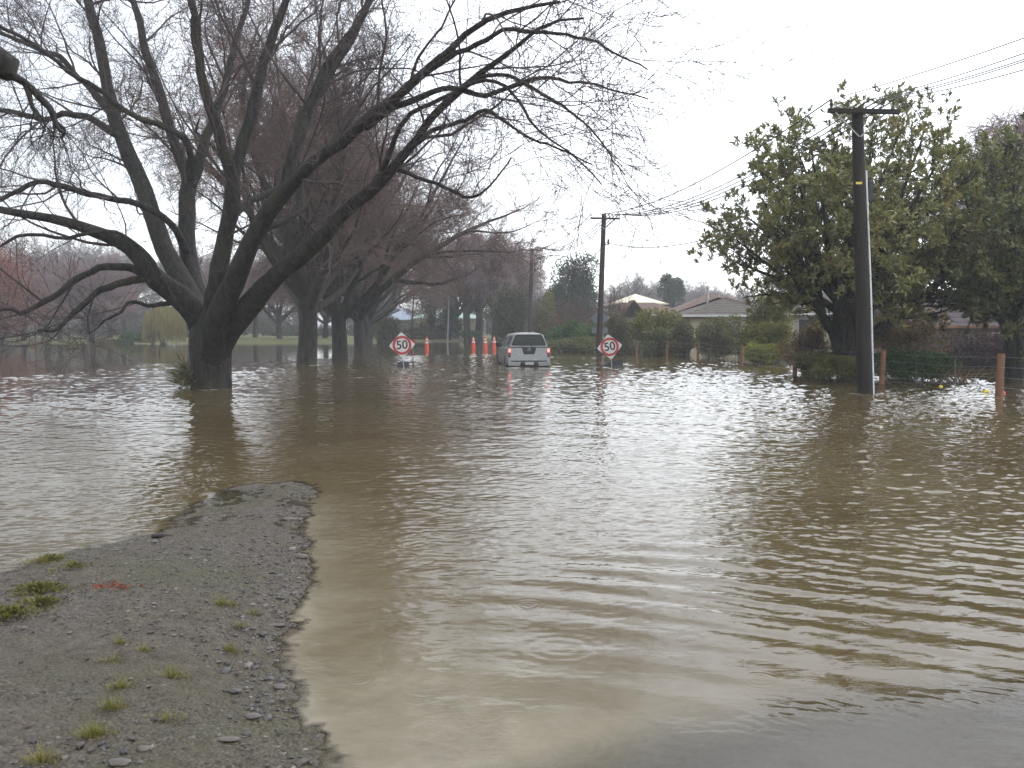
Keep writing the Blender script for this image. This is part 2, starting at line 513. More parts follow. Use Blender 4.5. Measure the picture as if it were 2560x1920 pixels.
def signed_dist(X, Y, poly):
    """positive inside"""
    poly = np.asarray(poly, dtype=float)
    d = np.full(X.shape, 1e9)
    inside = np.zeros(X.shape, dtype=bool)
    n = len(poly)
    for i in range(n):
        a, b = poly[i], poly[(i+1) % n]
        ex, ey = b-a
        t = np.clip(((X-a[0])*ex+(Y-a[1])*ey)/(ex*ex+ey*ey), 0, 1)
        d = np.minimum(d, np.hypot(X-a[0]-t*ex, Y-a[1]-t*ey))
        c = ((a[1] <= Y) & (b[1] > Y)) | ((b[1] <= Y) & (a[1] > Y))
        xi = a[0]+(Y-a[1])*ex/(ey if abs(ey) > 1e-9 else 1e-9)
        inside ^= c & (X < xi)
    return np.where(inside, d, -d)

def line_dist(X, Y, pts):
    d = np.full(X.shape, 1e9)
    for a, b in zip(pts[:-1], pts[1:]):
        ex, ey = b[0]-a[0], b[1]-a[1]
        t = np.clip(((X-a[0])*ex+(Y-a[1])*ey)/(ex*ex+ey*ey), 0, 1)
        d = np.minimum(d, np.hypot(X-a[0]-t*ex, Y-a[1]-t*ey))
    return d

def smooth(a, b, x):
    t = np.clip((x-a)/(b-a), 0, 1)
    return t*t*(3-2*t)

def vnoise(X, Y, s, seed):
    """value noise in [-1,1]"""
    rng = np.random.default_rng(seed)
    N = 256
    T = rng.uniform(-1, 1, (N, N))
    x, y = X*s, Y*s
    xi, yi = np.floor(x).astype(int), np.floor(y).astype(int)
    u, v = x-xi, y-yi
    u = u*u*(3-2*u); v = v*v*(3-2*v)
    g = lambda a, b: T[a % N, b % N]
    return (g(xi, yi)*(1-u)+g(xi+1, yi)*u)*(1-v)+(g(xi, yi+1)*(1-u)+g(xi+1, yi+1)*u)*v

def fbm(X, Y, s, seed, o=4):
    r = 0; a = 1; tot = 0
    for k in range(o):
        r = r+a*vnoise(X, Y, s*2**k, seed+k); tot += a; a *= 0.5
    return r/tot

# ------------------------------------------------------------------ ground under the flood, gravel berm, road, water
BERM_EDGE = [(810, 1920), (775, 1862), (745, 1790), (702, 1712), (684, 1645), (712, 1585), (758, 1493), (772, 1400), (752, 1310), (786, 1212), (740, 1206), (640, 1212), (560, 1226), (470, 1275),
             (385, 1338), (270, 1362), (150, 1388), (60, 1424), (0, 1462)]
BERM = [(-0.62, 0.0), (-0.66, 2.6)]+[tuple(onwater(a, b)[:2]) for a, b in BERM_EDGE]+[(-3.9, 4.9), (-5.0, 4.2), (-6.5, 3.4), (-8.0, 2.2), (-8.0, 0.0)]

def berm_height(X, Y):
    d = signed_dist(X, Y, BERM)+0.07*fbm(X, Y, 2.6, 11, 4)+0.04*vnoise(X, Y, 9, 17)+0.02*vnoise(X, Y, 23, 19)
    crest = np.where(d > 0, 0.012*smooth(0, 0.05, d)+0.085*smooth(0, 0.6, d), 0.28*d-0.9*np.clip(-d-0.15, 0, 1))
    low = smooth(5.9, 7.3, Y+0.55*X+1.1)              # the tip only just dips below the water
    z = crest*(1-low*0.93*(d > 0))-0.001*low
    z = z+0.016*fbm(X, Y, 3.0, 23, 5)+0.008*vnoise(X, Y, 16, 31)+0.005*vnoise(X, Y, 37, 33)
    return z, d

def road_height(X, Y):
    # the asphalt comes up out of the water at the near right corner
    edge = np.interp(X, [-1.0, 0.0, 0.63, 0.93, 1.25, 1.64, 2.09, 3.5], [2.3, 2.75, 3.2, 3.27, 3.42, 3.48, 3.6, 3.9])+0.06*fbm(X, Y, 2.0, 43, 3)
    d = Y-edge
    return np.where(d < 0, -0.006+0.004*d, -0.006-0.03*d-0.012*np.clip(d, 0, 2)**2)

def shore_height(X, Y):
    """flooded plain: park lawn far left, road end and gardens behind"""
    z = np.full(X.shape, -0.55)
    left = smooth(92, 112, Y+0.5*fbm(X, Y, 0.05, 5, 3)*10)*smooth(-4, -20, X)
    mid = smooth(96, 118, Y)*smooth(-24, -6, X)*(1-0.0*X)
    rt = smooth(66, 82, Y-0.1*X)*smooth(1.5, 9, X-0.02*Y)
    z = z+left*0.95+mid*0.85*(1-left)+rt*0.8*(1-mid)
    z = z+smooth(112, 260, Y)*0.5
    return z

# --- ground sheet
gx = np.concatenate([np.linspace(-900, -90, 14), np.linspace(-80, 80, 161), np.linspace(90, 900, 14)])
gy = np.concatenate([np.linspace(-300, -2, 8), np.linspace(0, 160, 161), np.linspace(170, 2200, 16)])
GX, GY = np.meshgrid(gx, gy)
GZ = shore_height(GX, GY)+0.05*fbm(GX, GY, 0.4, 3, 3)*smooth(-0.5, 0.1, shore_height(GX, GY))
nY, nX = GX.shape
q = (np.arange(nY-1)[:, None]*nX+np.arange(nX-1)[None, :])
Q = np.stack([q, q+1, q+nX+1, q+nX], -1).reshape(-1, 4)
M['lawn'] = noisy('wet_lawn', (0.085, 0.105, 0.035), (0.16, 0.165, 0.06), scale=0.25, rough=0.9, c3=(0.16, 0.12, 0.06), s3=0.12, t3=0.58, bump=0.4, bscale=3, bdist=0.1)
tag(mesh_np('ground', np.stack([GX, GY, GZ], -1).reshape(-1, 3), Q, True, M['lawn']), kind='structure')

# --- road under the shallow water
rx = np.linspace(-1.0, 5.5, 66); ry = np.linspace(0.2, 12.5, 90)
RX, RY = np.meshgrid(rx, ry)
RZ = road_height(RX, RY)+0.003*fbm(RX, RY, 5, 41, 4)
q = (np.arange(len(ry)-1)[:, None]*len(rx)+np.arange(len(rx)-1)[None, :])
Q = np.stack([q, q+1, q+len(rx)+1, q+len(rx)], -1).reshape(-1, 4)
M['asphalt'] = noisy('wet_asphalt', (0.06, 0.056, 0.054), (0.105, 0.10, 0.096), scale=60, rough=0.13, bump=0.12, bscale=120, spec=0.5, bdist=0.004)
tag(mesh_np('road', np.stack([RX, RY, RZ], -1).reshape(-1, 3), Q, True, M['asphalt']), kind='structure')

# --- gravel berm
bx = np.linspace(-8.2, 0.2, 421); by = np.linspace(0.6, 9.6, 451)
BX, BY = np.meshgrid(bx, by)
BZ, BD = berm_height(BX, BY)
q = (np.arange(len(by)-1)[:, None]*len(bx)+np.arange(len(bx)-1)[None, :])
keep = (BD[:-1, :-1] > -0.55)
Q = np.stack([q, q+1, q+len(bx)+1, q+len(bx)], -1)[keep]
used = np.unique(Q); rem = np.full(BX.size, -1); rem[used] = np.arange(len(used))
BV = np.stack([BX, BY, BZ], -1).reshape(-1, 3)[used]

def gravel_mat():
    m, n, b = pmat('wet_gravel', 0.6, 0.35)
    tcn = n.nodes.new('ShaderNodeTexCoord')
    v = n.nodes.new('ShaderNodeTexVoronoi'); v.inputs['Scale'].default_value = 55
    n.links.new(tcn.outputs['Object'], v.inputs['Vector'])
    r = ramp_node(n, [(0.0, (0.036, 0.029, 0.022)), (0.5, (0.072, 0.059, 0.045)), (1.0, (0.125, 0.103, 0.08))])
    sp = n.nodes.new('ShaderNodeSeparateColor'); n.links.new(v.outputs['Color'], sp.inputs[0])
    n.links.new(sp.outputs[0], r.inputs[0])
    t = n.nodes.new('ShaderNodeTexNoise'); t.inputs['Scale'].default_value = 1.6; t.inputs['Detail'].default_value = 7
    n.links.new(tcn.outputs['Object'], t.inputs['Vector'])
    r2 = ramp_node(n, [(0.42, (0, 0, 0)), (0.6, (1, 1, 1))])
    n.links.new(t.outputs['Fac'], r2.inputs[0])
    mud = ramp_node(n, [(0.35, (0.058, 0.047, 0.034)), (0.7, (0.108, 0.09, 0.064))])
    t4 = n.nodes.new('ShaderNodeTexNoise'); t4.inputs['Scale'].default_value = 14; t4.inputs['Detail'].default_value = 6
    n.links.new(tcn.outputs['Object'], t4.inputs['Vector']); n.links.new(t4.outputs['Fac'], mud.inputs[0])
    mix = n.nodes.new('ShaderNodeMix'); mix.data_type = 'RGBA'
    n.links.new(r2.outputs[0], mix.inputs['Factor']); n.links.new(r.outputs[0], mix.inputs['A']); n.links.new(mud.outputs[0], mix.inputs['B'])
    # mossy film
    t5 = n.nodes.new('ShaderNodeTexNoise'); t5.inputs['Scale'].default_value = 0.8; t5.inputs['Detail'].default_value = 8
    mp5 = n.nodes.new('ShaderNodeMapping'); mp5.inputs['Location'].default_value = (3.1, 1.7, 0)
    n.links.new(tcn.outputs['Object'], mp5.inputs[0]); n.links.new(mp5.outputs[0], t5.inputs['Vector'])
    r5 = ramp_node(n, [(0.48, (0, 0, 0)), (0.66, (0.75, 0.75, 0.75))]); n.links.new(t5.outputs['Fac'], r5.inputs[0])
    mix2 = n.nodes.new('ShaderNodeMix'); mix2.data_type = 'RGBA'
    n.links.new(r5.outputs[0], mix2.inputs['Factor']); n.links.new(mix.outputs['Result'], mix2.inputs['A']); mix2.inputs['B'].default_value = (0.062, 0.06, 0.028, 1)
    n.links.new(mix2.outputs['Result'], b.inputs['Base Color'])
    rr = ramp_node(n, [(0.3, (0.42, 0.42, 0.42)), (0.7, (0.75, 0.75, 0.75))]); n.links.new(t.outputs['Fac'], rr.inputs[0])
    n.links.new(rr.outputs[0], b.inputs['Roughness'])
    ds = n.nodes.new('ShaderNodeMath'); ds.operation = 'ADD'
    n.links.new(v.outputs['Distance'], ds.inputs[0]); n.links.new(t4.outputs['Fac'], ds.inputs[1])
    bp = n.nodes.new('ShaderNodeBump'); bp.inputs['Strength'].default_value = 0.9; bp.inputs['Distance'].default_value = 0.02; bp.invert = True
    n.links.new(ds.outputs[0], bp.inputs['Height']); n.links.new(bp.outputs[0], b.inputs['Normal'])
    return m
M['gravel'] = gravel_mat()
tag(mesh_np('gravel_bank', BV, rem[Q], True, M['gravel']), kind='structure')

# --- loose stones (nobody could count them) and a few big ones
def stone_template(seed, sub=1):
    bm = bmesh.new(); bmesh.ops.create_icosphere(bm, subdivisions=sub, radius=1.0)
    rng = np.random.default_rng(seed)
    V = np.array([v.co for v in bm.verts]); F = np.array([[v.index for v in f.verts] for f in bm.faces]); bm.free()
    V = V*(1+0.28*rng.normal(size=(len(V), 1)).clip(-1, 1))
    return V*np.array([1, 0.75, 0.5]), F
def stonemat():
    m, n, b = pmat('wet_stones', 0.4, 0.5)
    g = n.nodes.new('ShaderNodeNewGeometry')
    r = ramp_node(n, [(0.0, (0.03, 0.026, 0.025)), (0.5, (0.062, 0.053, 0.048)), (0.9, (0.10, 0.085, 0.075)), (1.0, (0.17, 0.15, 0.13))])
    n.links.new(g.outputs['Random Per Island'], r.inputs[0]); n.links.new(r.outputs[0], b.inputs['Base Color'])
    return m
M['stone'] = stonemat()
rng = np.random.default_rng(7)
SV, SF, ns = [], [], 0
temps = [stone_template(s) for s in range(6)]
cx = rng.uniform(-6.5, -0.5, 60000); cy = 2.0+rng.random(60000)**1.3*6.7
cz, cd = berm_height(cx, cy)
dens = 0.14+0.75*smooth(0.05, 0.5, fbm(cx, cy, 1.1, 77, 4)+0.25)+0.8*smooth(0.35, 0.05, np.abs(cd-0.12))*(cx > -2.2)
ok = (cd > -0.02) & (rng.random(60000) < dens*0.40) & (cz > -0.01)
for x, y, z, dd in zip(cx[ok], cy[ok], cz[ok], cd[ok]):
    s = 0.0035+0.012*rng.random()**2.6+(0.010 if rng.random() < 0.05 else 0)
    if x > -2.3 and dd < 0.25 and rng.random() < 0.16: s += 0.020*rng.random()**1.6
    V, F = temps[rng.integers(6)]
    a = rng.uniform(0, 6.28); ca, sa = math.cos(a), math.sin(a)
    W = V*s
    W = np.stack([W[:, 0]*ca-W[:, 1]*sa, W[:, 0]*sa+W[:, 1]*ca, W[:, 2]], -1)+[x, y, z+s*0.12]
    SV.append(W); SF.append(F+ns); ns += len(V)
tag(mesh_np('gravel_stones', np.vstack(SV), np.vstack(SF), False, M['stone']), kind='stuff')

def berm_z(x, y):
    z, _ = berm_height(np.array([x]), np.array([y]))
    return float(z[0])

# --- water
def wave_tile(N, size, lam, lmin, direction, spread, seed, p=1.5):
    rng = np.random.default_rng(seed)
    k = np.fft.fftfreq(N, size/N)*2*np.pi
    KX, KY = np.meshgrid(k, k)
    K = np.hypot(KX, KY)+1e-9
    kp = 2*np.pi/lam
    A = np.exp(-0.8*(kp/K)**2)*(K/kp)**(-p-1)*np.exp(-(K*lmin/(2*np.pi))**2*1.5)
    th = np.arctan2(KY, KX)-direction
    A = A*(np.exp(-(np.sin(th)/spread)**2)+0.06)
    A[0, 0] = 0
    H = np.fft.ifft2(A*np.exp(1j*rng.uniform(0, 2*np.pi, (N, N)))).real
    gyv, gxv = np.gradient(H, size/N)
    return H/np.sqrt((gxv**2+gyv**2).mean())          # unit rms slope
def sample(T, size, X, Y):
    N = T.shape[0]
    x = X/size*N; y = Y/size*N
    xi, yi = np.floor(x).astype(int), np.floor(y).astype(int)
    u, v = x-xi, y-yi
    g = lambda a, b: T[b % N, a % N]
    return (g(xi, yi)*(1-u)+g(xi+1, yi)*u)*(1-v)+(g(xi, yi+1)*(1-u)+g(xi+1, yi+1)*u)*v

CY0 = -1.5
r = 3.4; rr = [r]
while r < 420:
    r += min(max(0.00021*r*r, 0.0045), 0.0046*r if r < 64 else 0.009*r); rr.append(r)
rr = np.array(rr)
th = np.concatenate([np.linspace(-105, -40, 30)[:-1], np.linspace(-40, 40, 900), np.linspace(40, 105, 30)[1:]])*math.pi/180
TH, RRg = np.meshgrid(th, rr)
WX = RRg*np.sin(TH); WY = CY0+RRg*np.cos(TH)
CALM = [(-60, 24), (-30, 26.5), (-16.8, 29.3), (-17, 41), (-12, 44), (-9.5, 49), (-4, 54), (-0.5, 55.5), (4, 53), (7.2, 50), (11, 42), (14.5, 33), (15.2, 25), (40, 21), (200, 30), (400, 500), (-400, 500), (-400, 20)]
calm = smooth(-1.2, 1.0, signed_dist(WX, WY, CALM)+0.5*fbm(WX, WY, 0.35, 61, 3))
t1 = wave_tile(512, 11.0, 0.30, 0.10, 1.45, 1.7, 1)
t2 = wave_tile(512, 17.0, 0.62, 0.16, 1.35, 1.3, 2)
t3 = wave_tile(512, 23.0, 1.3, 0.5, 1.25, 0.5, 3)
t4 = wave_tile(512, 5.0, 0.10, 0.035, 1.5, 1.0, 4, p=1.2)
wx = WX+0.25*fbm(WX, WY, 0.5, 71, 2); wy = WY+0.25*fbm(WX, WY, 0.5, 75, 2)
patch = 0.75+0.5*fbm(WX, WY, 0.22, 81, 3)
near = smooth(7.5, 4.0, WY)                                  # quiet, shallow foreground
rightc = smooth(0.5, 4.0, WX-0.15*(WY-6))                     # chop is livelier on the right
midc = smooth(5.0, 9.0, WY)
res = np.gradient(rr)[:, None]*np.ones_like(WX)
def fade(lam): return smooth(1.5, 0.6, res/lam)
t5 = wave_tile(512, 6.3, 0.17, 0.05, 1.50, 1.3, 5, p=1.4)
t6 = wave_tile(512, 19.0, 0.55, 0.2, 1.45, 1.8, 6)
farc = smooth(8, 20, WY)
lively = (0.9+0.75*rightc)*(1-0.94*calm)*patch
a1 = (0.030*midc+0.012*(1-midc)+0.085*farc)*lively
a2 = (0.016*midc+0.014*(1-midc)+0.020*farc)*lively
a3 = (0.010+0.006*farc)*(1-0.96*calm)
a4 = (0.030*smooth(4.0, 7, WY)+0.014)*(1-0.96*calm)*(0.6+0.6*np.clip(fbm(WX, WY, 0.6, 91, 3)+0.4, 0, 1))
a5 = (0.070*midc+0.030*(1-midc))*lively
H = a1*sample(t1, 11.0, wx, wy)*fade(0.3)+a2*sample(t2, 17.0, wx, wy)*fade(0.6)+a3*sample(t3, 23.0, WX, WY)+a4*sample(t4, 5.0, WX, WY)*fade(0.1)+a5*sample(t5, 6.3, wx, wy)*fade(0.17)+0.11*smooth(20, 34, WY)*lively*sample(t6, 19.0, wx, wy)
# long swells running out over the near road, bowed round the berm tip
bow = WY+0.24*WX+0.16*fbm(WX, WY, 0.6, 95, 2)+0.06*WX*WX-0.05*np.clip(-WX, 0, 3)**2
sw = smooth(-1.3, 0.9, WX)*smooth(7.6, 5.4, WY)*smooth(3.2, 3.9, WY)
H = H+sw*(0.0060*np.sin(2*np.pi*bow/0.42+1.2*fbm(WX, WY, 0.8, 96, 2))*(0.55+0.9*np.clip(fbm(WX, WY, 0.9, 97, 2)+0.3, 0, 1.2))+0.0034*np.sin(2*np.pi*(bow+0.12*WX)/0.19+2*fbm(WX, WY, 1.3, 98, 2))*np.clip(fbm(WX, WY, 1.2, 99, 2)+0.25, 0, 1)*smooth(0, 2, WX))
# rain rings
for (px, py, rad, lam, amp) in ((1320, 1512, 0.10, 0.035, 0.0011), (1430, 1862, 0.16, 0.05, 0.0012), (1400, 1618, 0.24, 0.09, 0.0008), (1760, 1420, 0.09, 0.03, 0.001), (1130, 1490, 0.07, 0.03, 0.0009),
                                (1280, 1815, 0.08, 0.03, 0.0009), (2150, 1560, 0.09, 0.035, 0.001), (900, 1700, 0.07, 0.03, 0.0008), (1900, 1700, 0.10, 0.035, 0.001), (1560, 1330, 0.09, 0.035, 0.0012)):
    c = onwater(px, py)
    d = np.hypot(WX-c[0], WY-c[1])
    H = H+amp*np.sin(2*np.pi*d/lam)*np.exp(-((d-rad*0.6)/(rad*0.45))**2)
# wake lumps behind the trunks, the pole and the pickup
TR = [(-8.15, 23.8, 0.55), (-9.0, 38.7, 0.45), (-9.2, 47.0, 0.42), (8.7, 21.7, 0.25), (11.3, 20.5, 0.15), (0.9, 37.0, 1.1)]
foam = np.zeros_like(WX)
FX = WX+1.1*fbm(WX, WY, 0.45, 141, 4); FY = WY+1.3*fbm(WX, WY, 0.45, 151, 4)
wisp = np.clip(0.25+1.3*fbm(WX, WY, 0.7, 161, 4), 0, 1)
for (x, y, rad) in TR:
    d = np.hypot(WX-x, (WY-y)*0.8)
    k = np.exp(-((d-rad*1.2)/(0.5*rad+0.10))**2)
    H = H+0.012*k*(0.5+fbm(WX, WY, 3, 101, 2))
    foam = np.maximum(foam, 0.75*k*np.clip(wisp+0.15, 0, 1))
for pts, wd, am in (([(-7.6, 22.5), (-5.8, 27.5), (-4.6, 33), (-4.0, 36)], 0.35, 0.55),
                    ([(-8.6, 37.8), (-6.6, 36.5), (-5.5, 30.0), (-4.8, 29.2)], 0.45, 0.6),
                    ([(-13, 41), (-8.5, 46), (-4, 53.5), (1.0, 54.5)], 0.3, 0.5), ([(7.2, 49), (10.2, 45.5), (11.2, 40)], 0.35, 0.55),
                    ([(9.2, 29.6), (9.9, 25.5), (9.2, 22.4)], 0.3, 0.5), ([(-16.9, 29.6), (-10, 31.5)], 0.22, 0.35),
                    ([(-0.4, 36.7), (0.8, 36.5), (2.0, 36.8)], 0.35, 0.5)):
    d = line_dist(FX, FY, pts)
    foam = np.maximum(foam, am*wisp*np.exp(-(d/wd)**2))
    H = H+0.008*np.exp(-(d/wd)**2)*fbm(WX, WY, 2.5, 111, 2)*smooth(0.7, 0.2, res)
bz, bd = berm_height(WX, WY)
gz = np.maximum(np.where(bd > -0.7, bz, -9), np.where((WX > -0.95) & (WX < 5.4) & (WY < 12.4), road_height(WX, WY), -0.5))
gz = np.maximum(gz, -0.5)
damp = smooth(0.0, 0.10, -gz)*0.8+0.2
H = H*damp
redge = np.interp(WX, [0.0, 0.63, 0.93, 1.25, 1.64, 2.09, 3.5], [2.75, 3.2, 3.27, 3.42, 3.48, 3.6, 3.9])
riff = np.exp(-((WY-redge-0.16)/0.12)**2)*smooth(0.5, 1.1, WX)       # riffle where the flow thins out over the asphalt
H = H+riff*0.05*sample(t4, 5.0, 1.3*WX+0.4*WY, WY)+0.004*riff
depth = np.clip(-gz, 0, 0.5)
# sediment stirred up: along the berm's road side and in the shallows near the camera
plume = np.exp(-np.clip(-bd-0.08, 0, 9)/0.34)*(WX > -2.6)*smooth(9.0, 7.0, WY)*(0.75+0.5*fbm(WX, WY, 1.4, 121, 4))
shal = smooth(5.2, 3.2, WY+0.35*fbm(WX, WY, 0.9, 131, 3)+0.8*np.clip(WX+0.4, 0, 4))*0.75
sed = np.clip(np.maximum(plume, shal*smooth(-2.6, -0.9, WX)), 0, 1)
unres = (1-fade(0.3))*0.9*(1-calm)
q = (np.arange(len(rr)-1)[:, None]*len(th)+np.arange(len(th)-1)[None, :])
Q = np.stack([q, q+1, q+len(th)+1, q+len(th)], -1).reshape(-1, 4)
water = mesh_np('water', np.stack([WX, WY, H], -1).reshape(-1, 3), Q, True)
for nm, arr in (('depth', depth), ('sediment', sed), ('foam', np.clip(foam, 0, 1)), ('calm', calm), ('unresolved', unres)):
    at_ = water.data.attributes.new(nm, 'FLOAT', 'POINT')
    at_.data.foreach_set('value', arr.astype(np.float32).ravel())
tag(water, kind='structure')

def water_mat():
    m, n, b = pmat('flood_water', 0.05, 0.5)
    b.inputs['IOR'].default_value = 1.33
    A = {}
    for nm in ('depth', 'sediment', 'foam', 'calm', 'unresolved'):
        a = n.nodes.new('ShaderNodeAttribute'); a.attribute_name = nm; A[nm] = a.outputs['Fac']
    tcn = n.nodes.new('ShaderNodeTexCoord')
    t = n.nodes.new('ShaderNodeTexNoise'); t.inputs['Scale'].default_value = 0.35; t.inputs['Detail'].default_value = 6; t.inputs['Distortion'].default_value = 0.6
    n.links.new(tcn.outputs['Object'], t.inputs['Vector'])
    deep = ramp_node(n, [(0.3, (0.080, 0.058, 0.026)), (0.7, (0.108, 0.084, 0.043))])
    n.links.new(t.outputs['Fac'], deep.inputs[0])
    t2 = n.nodes.new('ShaderNodeTexNoise'); t2.inputs['Scale'].default_value = 2.4; t2.inputs['Detail'].default_value = 7; t2.inputs['Distortion'].default_value = 1.2
    n.links.new(tcn.outputs['Object'], t2.inputs['Vector'])
    sedc = ramp_node(n, [(0.3, (0.19, 0.17, 0.125)), (0.7, (0.27, 0.24, 0.178))])
    n.links.new(t2.outputs['Fac'], sedc.inputs[0])
    mx1 = n.nodes.new('ShaderNodeMix'); mx1.data_type = 'RGBA'
    n.links.new(A['sediment'], mx1.inputs['Factor']); n.links.new(deep.outputs[0], mx1.inputs['A']); n.links.new(sedc.outputs[0], mx1.inputs['B'])
    # foam
    t3_ = n.nodes.new('ShaderNodeTexNoise'); t3_.inputs['Scale'].default_value = 5.0; t3_.inputs['Detail'].default_value = 8
    mp = n.nodes.new('ShaderNodeMapping'); mp.inputs['Scale'].default_value = (0.5, 1.3, 1)
    n.links.new(tcn.outputs['Object'], mp.inputs[0]); n.links.new(mp.outputs[0], t3_.inputs['Vector'])
    fa = n.nodes.new('ShaderNodeMath'); fa.operation = 'MULTIPLY_ADD'; fa.inputs[1].default_value = 0.62
    n.links.new(A['foam'], fa.inputs[0]); n.links.new(t3_.outputs['Fac'], fa.inputs[2])
    fr = ramp_node(n, [(0.78, (0, 0, 0)), (0.98, (0.85, 0.85, 0.85))]); n.links.new(fa.outputs[0], fr.inputs[0])
    mx2 = n.nodes.new('ShaderNodeMix'); mx2.data_type = 'RGBA'
    n.links.new(fr.outputs[0], mx2.inputs['Factor']); n.links.new(mx1.outputs['Result'], mx2.inputs['A']); mx2.inputs['B'].default_value = (0.58, 0.55, 0.5, 1)
    n.links.new(mx2.outputs['Result'], b.inputs['Base Color'])
    # roughness: capillary ripples too small to model, foam
    r1 = n.nodes.new('ShaderNodeMath'); r1.operation = 'MULTIPLY_ADD'; r1.inputs[1].default_value = 0.20; r1.inputs[2].default_value = 0.02
    n.links.new(A['unresolved'], r1.inputs[0])
    r2 = n.nodes.new('ShaderNodeMath'); r2.operation = 'MULTIPLY_ADD'; r2.inputs[1].default_value = 0.5
    n.links.new(fr.outputs[0], r2.inputs[0]); n.links.new(r1.outputs[0], r2.inputs[2])
    n.links.new(r2.outputs[0], b.inputs['Roughness'])
    # fine ripples
    h = None
    for sc, amp in ((7.0, 0.5), (19.0, 0.25), (50.0, 0.10)):
        tt = n.nodes.new('ShaderNodeTexNoise'); tt.inputs['Scale'].default_value = sc; tt.inputs['Detail'].default_value = 2
        m2 = n.nodes.new('ShaderNodeMapping'); m2.inputs['Scale'].default_value = (0.55, 1.3, 1)
        n.links.new(tcn.outputs['Object'], m2.inputs[0]); n.links.new(m2.outputs[0], tt.inputs['Vector'])
        ma = n.nodes.new('ShaderNodeMath'); ma.operation = 'MULTIPLY_ADD'; ma.inputs[1].default_value = amp
        n.links.new(tt.outputs['Fac'], ma.inputs[0])
        if h is None: ma.inputs[2].default_value = 0
        else: n.links.new(h, ma.inputs[2])
        h = ma.outputs[0]
    cs = n.nodes.new('ShaderNodeMapRange'); cs.inputs['To Min'].default_value = 0.12; cs.inputs['To Max'].default_value = 0.035
    n.links.new(A['calm'], cs.inputs['Value'])
    bp = n.nodes.new('ShaderNodeBump'); bp.inputs['Distance'].default_value = 0.03
    n.links.new(cs.outputs[0], bp.inputs['Strength'])
    n.links.new(h, bp.inputs['Height']); n.links.new(bp.outputs[0], b.inputs['Normal'])
    # clear where it is only a film over the stones
    tr = n.nodes.new('ShaderNodeBsdfTransparent'); tr.inputs[0].default_value = (0.93, 0.9, 0.82, 1)
    gl = n.nodes.new('ShaderNodeBsdfGlossy'); gl.inputs['Roughness'].default_value = 0.08; n.links.new(bp.outputs[0], gl.inputs['Normal'])
    fz = n.nodes.new('ShaderNodeFresnel'); fz.inputs['IOR'].default_value = 1.33; n.links.new(bp.outputs[0], fz.inputs['Normal'])
    film = n.nodes.new('ShaderNodeMixShader'); n.links.new(fz.outputs[0], film.inputs[0]); n.links.new(tr.outputs[0], film.inputs[1]); n.links.new(gl.outputs[0], film.inputs[2])
    dr = n.nodes.new('ShaderNodeMapRange'); dr.inputs['From Min'].default_value = 0.002; dr.inputs['From Max'].default_value = 0.022
    n.links.new(A['depth'], dr.inputs['Value'])
    ms = n.nodes.new('ShaderNodeMixShader')
    n.links.new(dr.outputs[0], ms.inputs[0]); n.links.new(film.outputs[0], ms.inputs[1]); n.links.new(b.outputs[0], ms.inputs[2])
    n.links.new(ms.outputs[0], n.nodes['Material Output'].inputs['Surface'])
    return m
M['water'] = water_mat()
water.data.materials.append(M['water'])

# ------------------------------------------------------------------ bare trees
def crown_from(limbsP, limbsR, rng, k=(9, 8, 6, 4), L=((2.2, 4.6), (1.1, 2.2), (0.55, 1.15), (0.3, 0.6)), trop=(0.02, 0.0, -0.01, -0.01), tlo=0.25, rmin=0.0045, wob=0.16):
    sets = []
    P, Rr = limbsP, limbsR
    sides = (5, 4, 3, 3)
    segs = (8, 6, 4, 3)
    for lev in range(len(k)):
        P, Rr = spawn(P, Rr, k[lev], rng, nseg=segs[lev], tlo=tlo if lev == 0 else 0.15, ang=(22, 58), length=L[lev], rfac=(0.42, 0.5, 0.55, 0.7)[lev], rmin=rmin*(1.8, 1.4, 1.1, 1.0)[lev],
                      rend=0.3, wob=wob, trop=trop[lev], lenfall=0.35, rmax=(0.07, 0.025, 0.012, 0.008)[lev]*(rmin/0.0045)**0.5)
        sets.append((P, Rr, sides[lev]))
    return sets

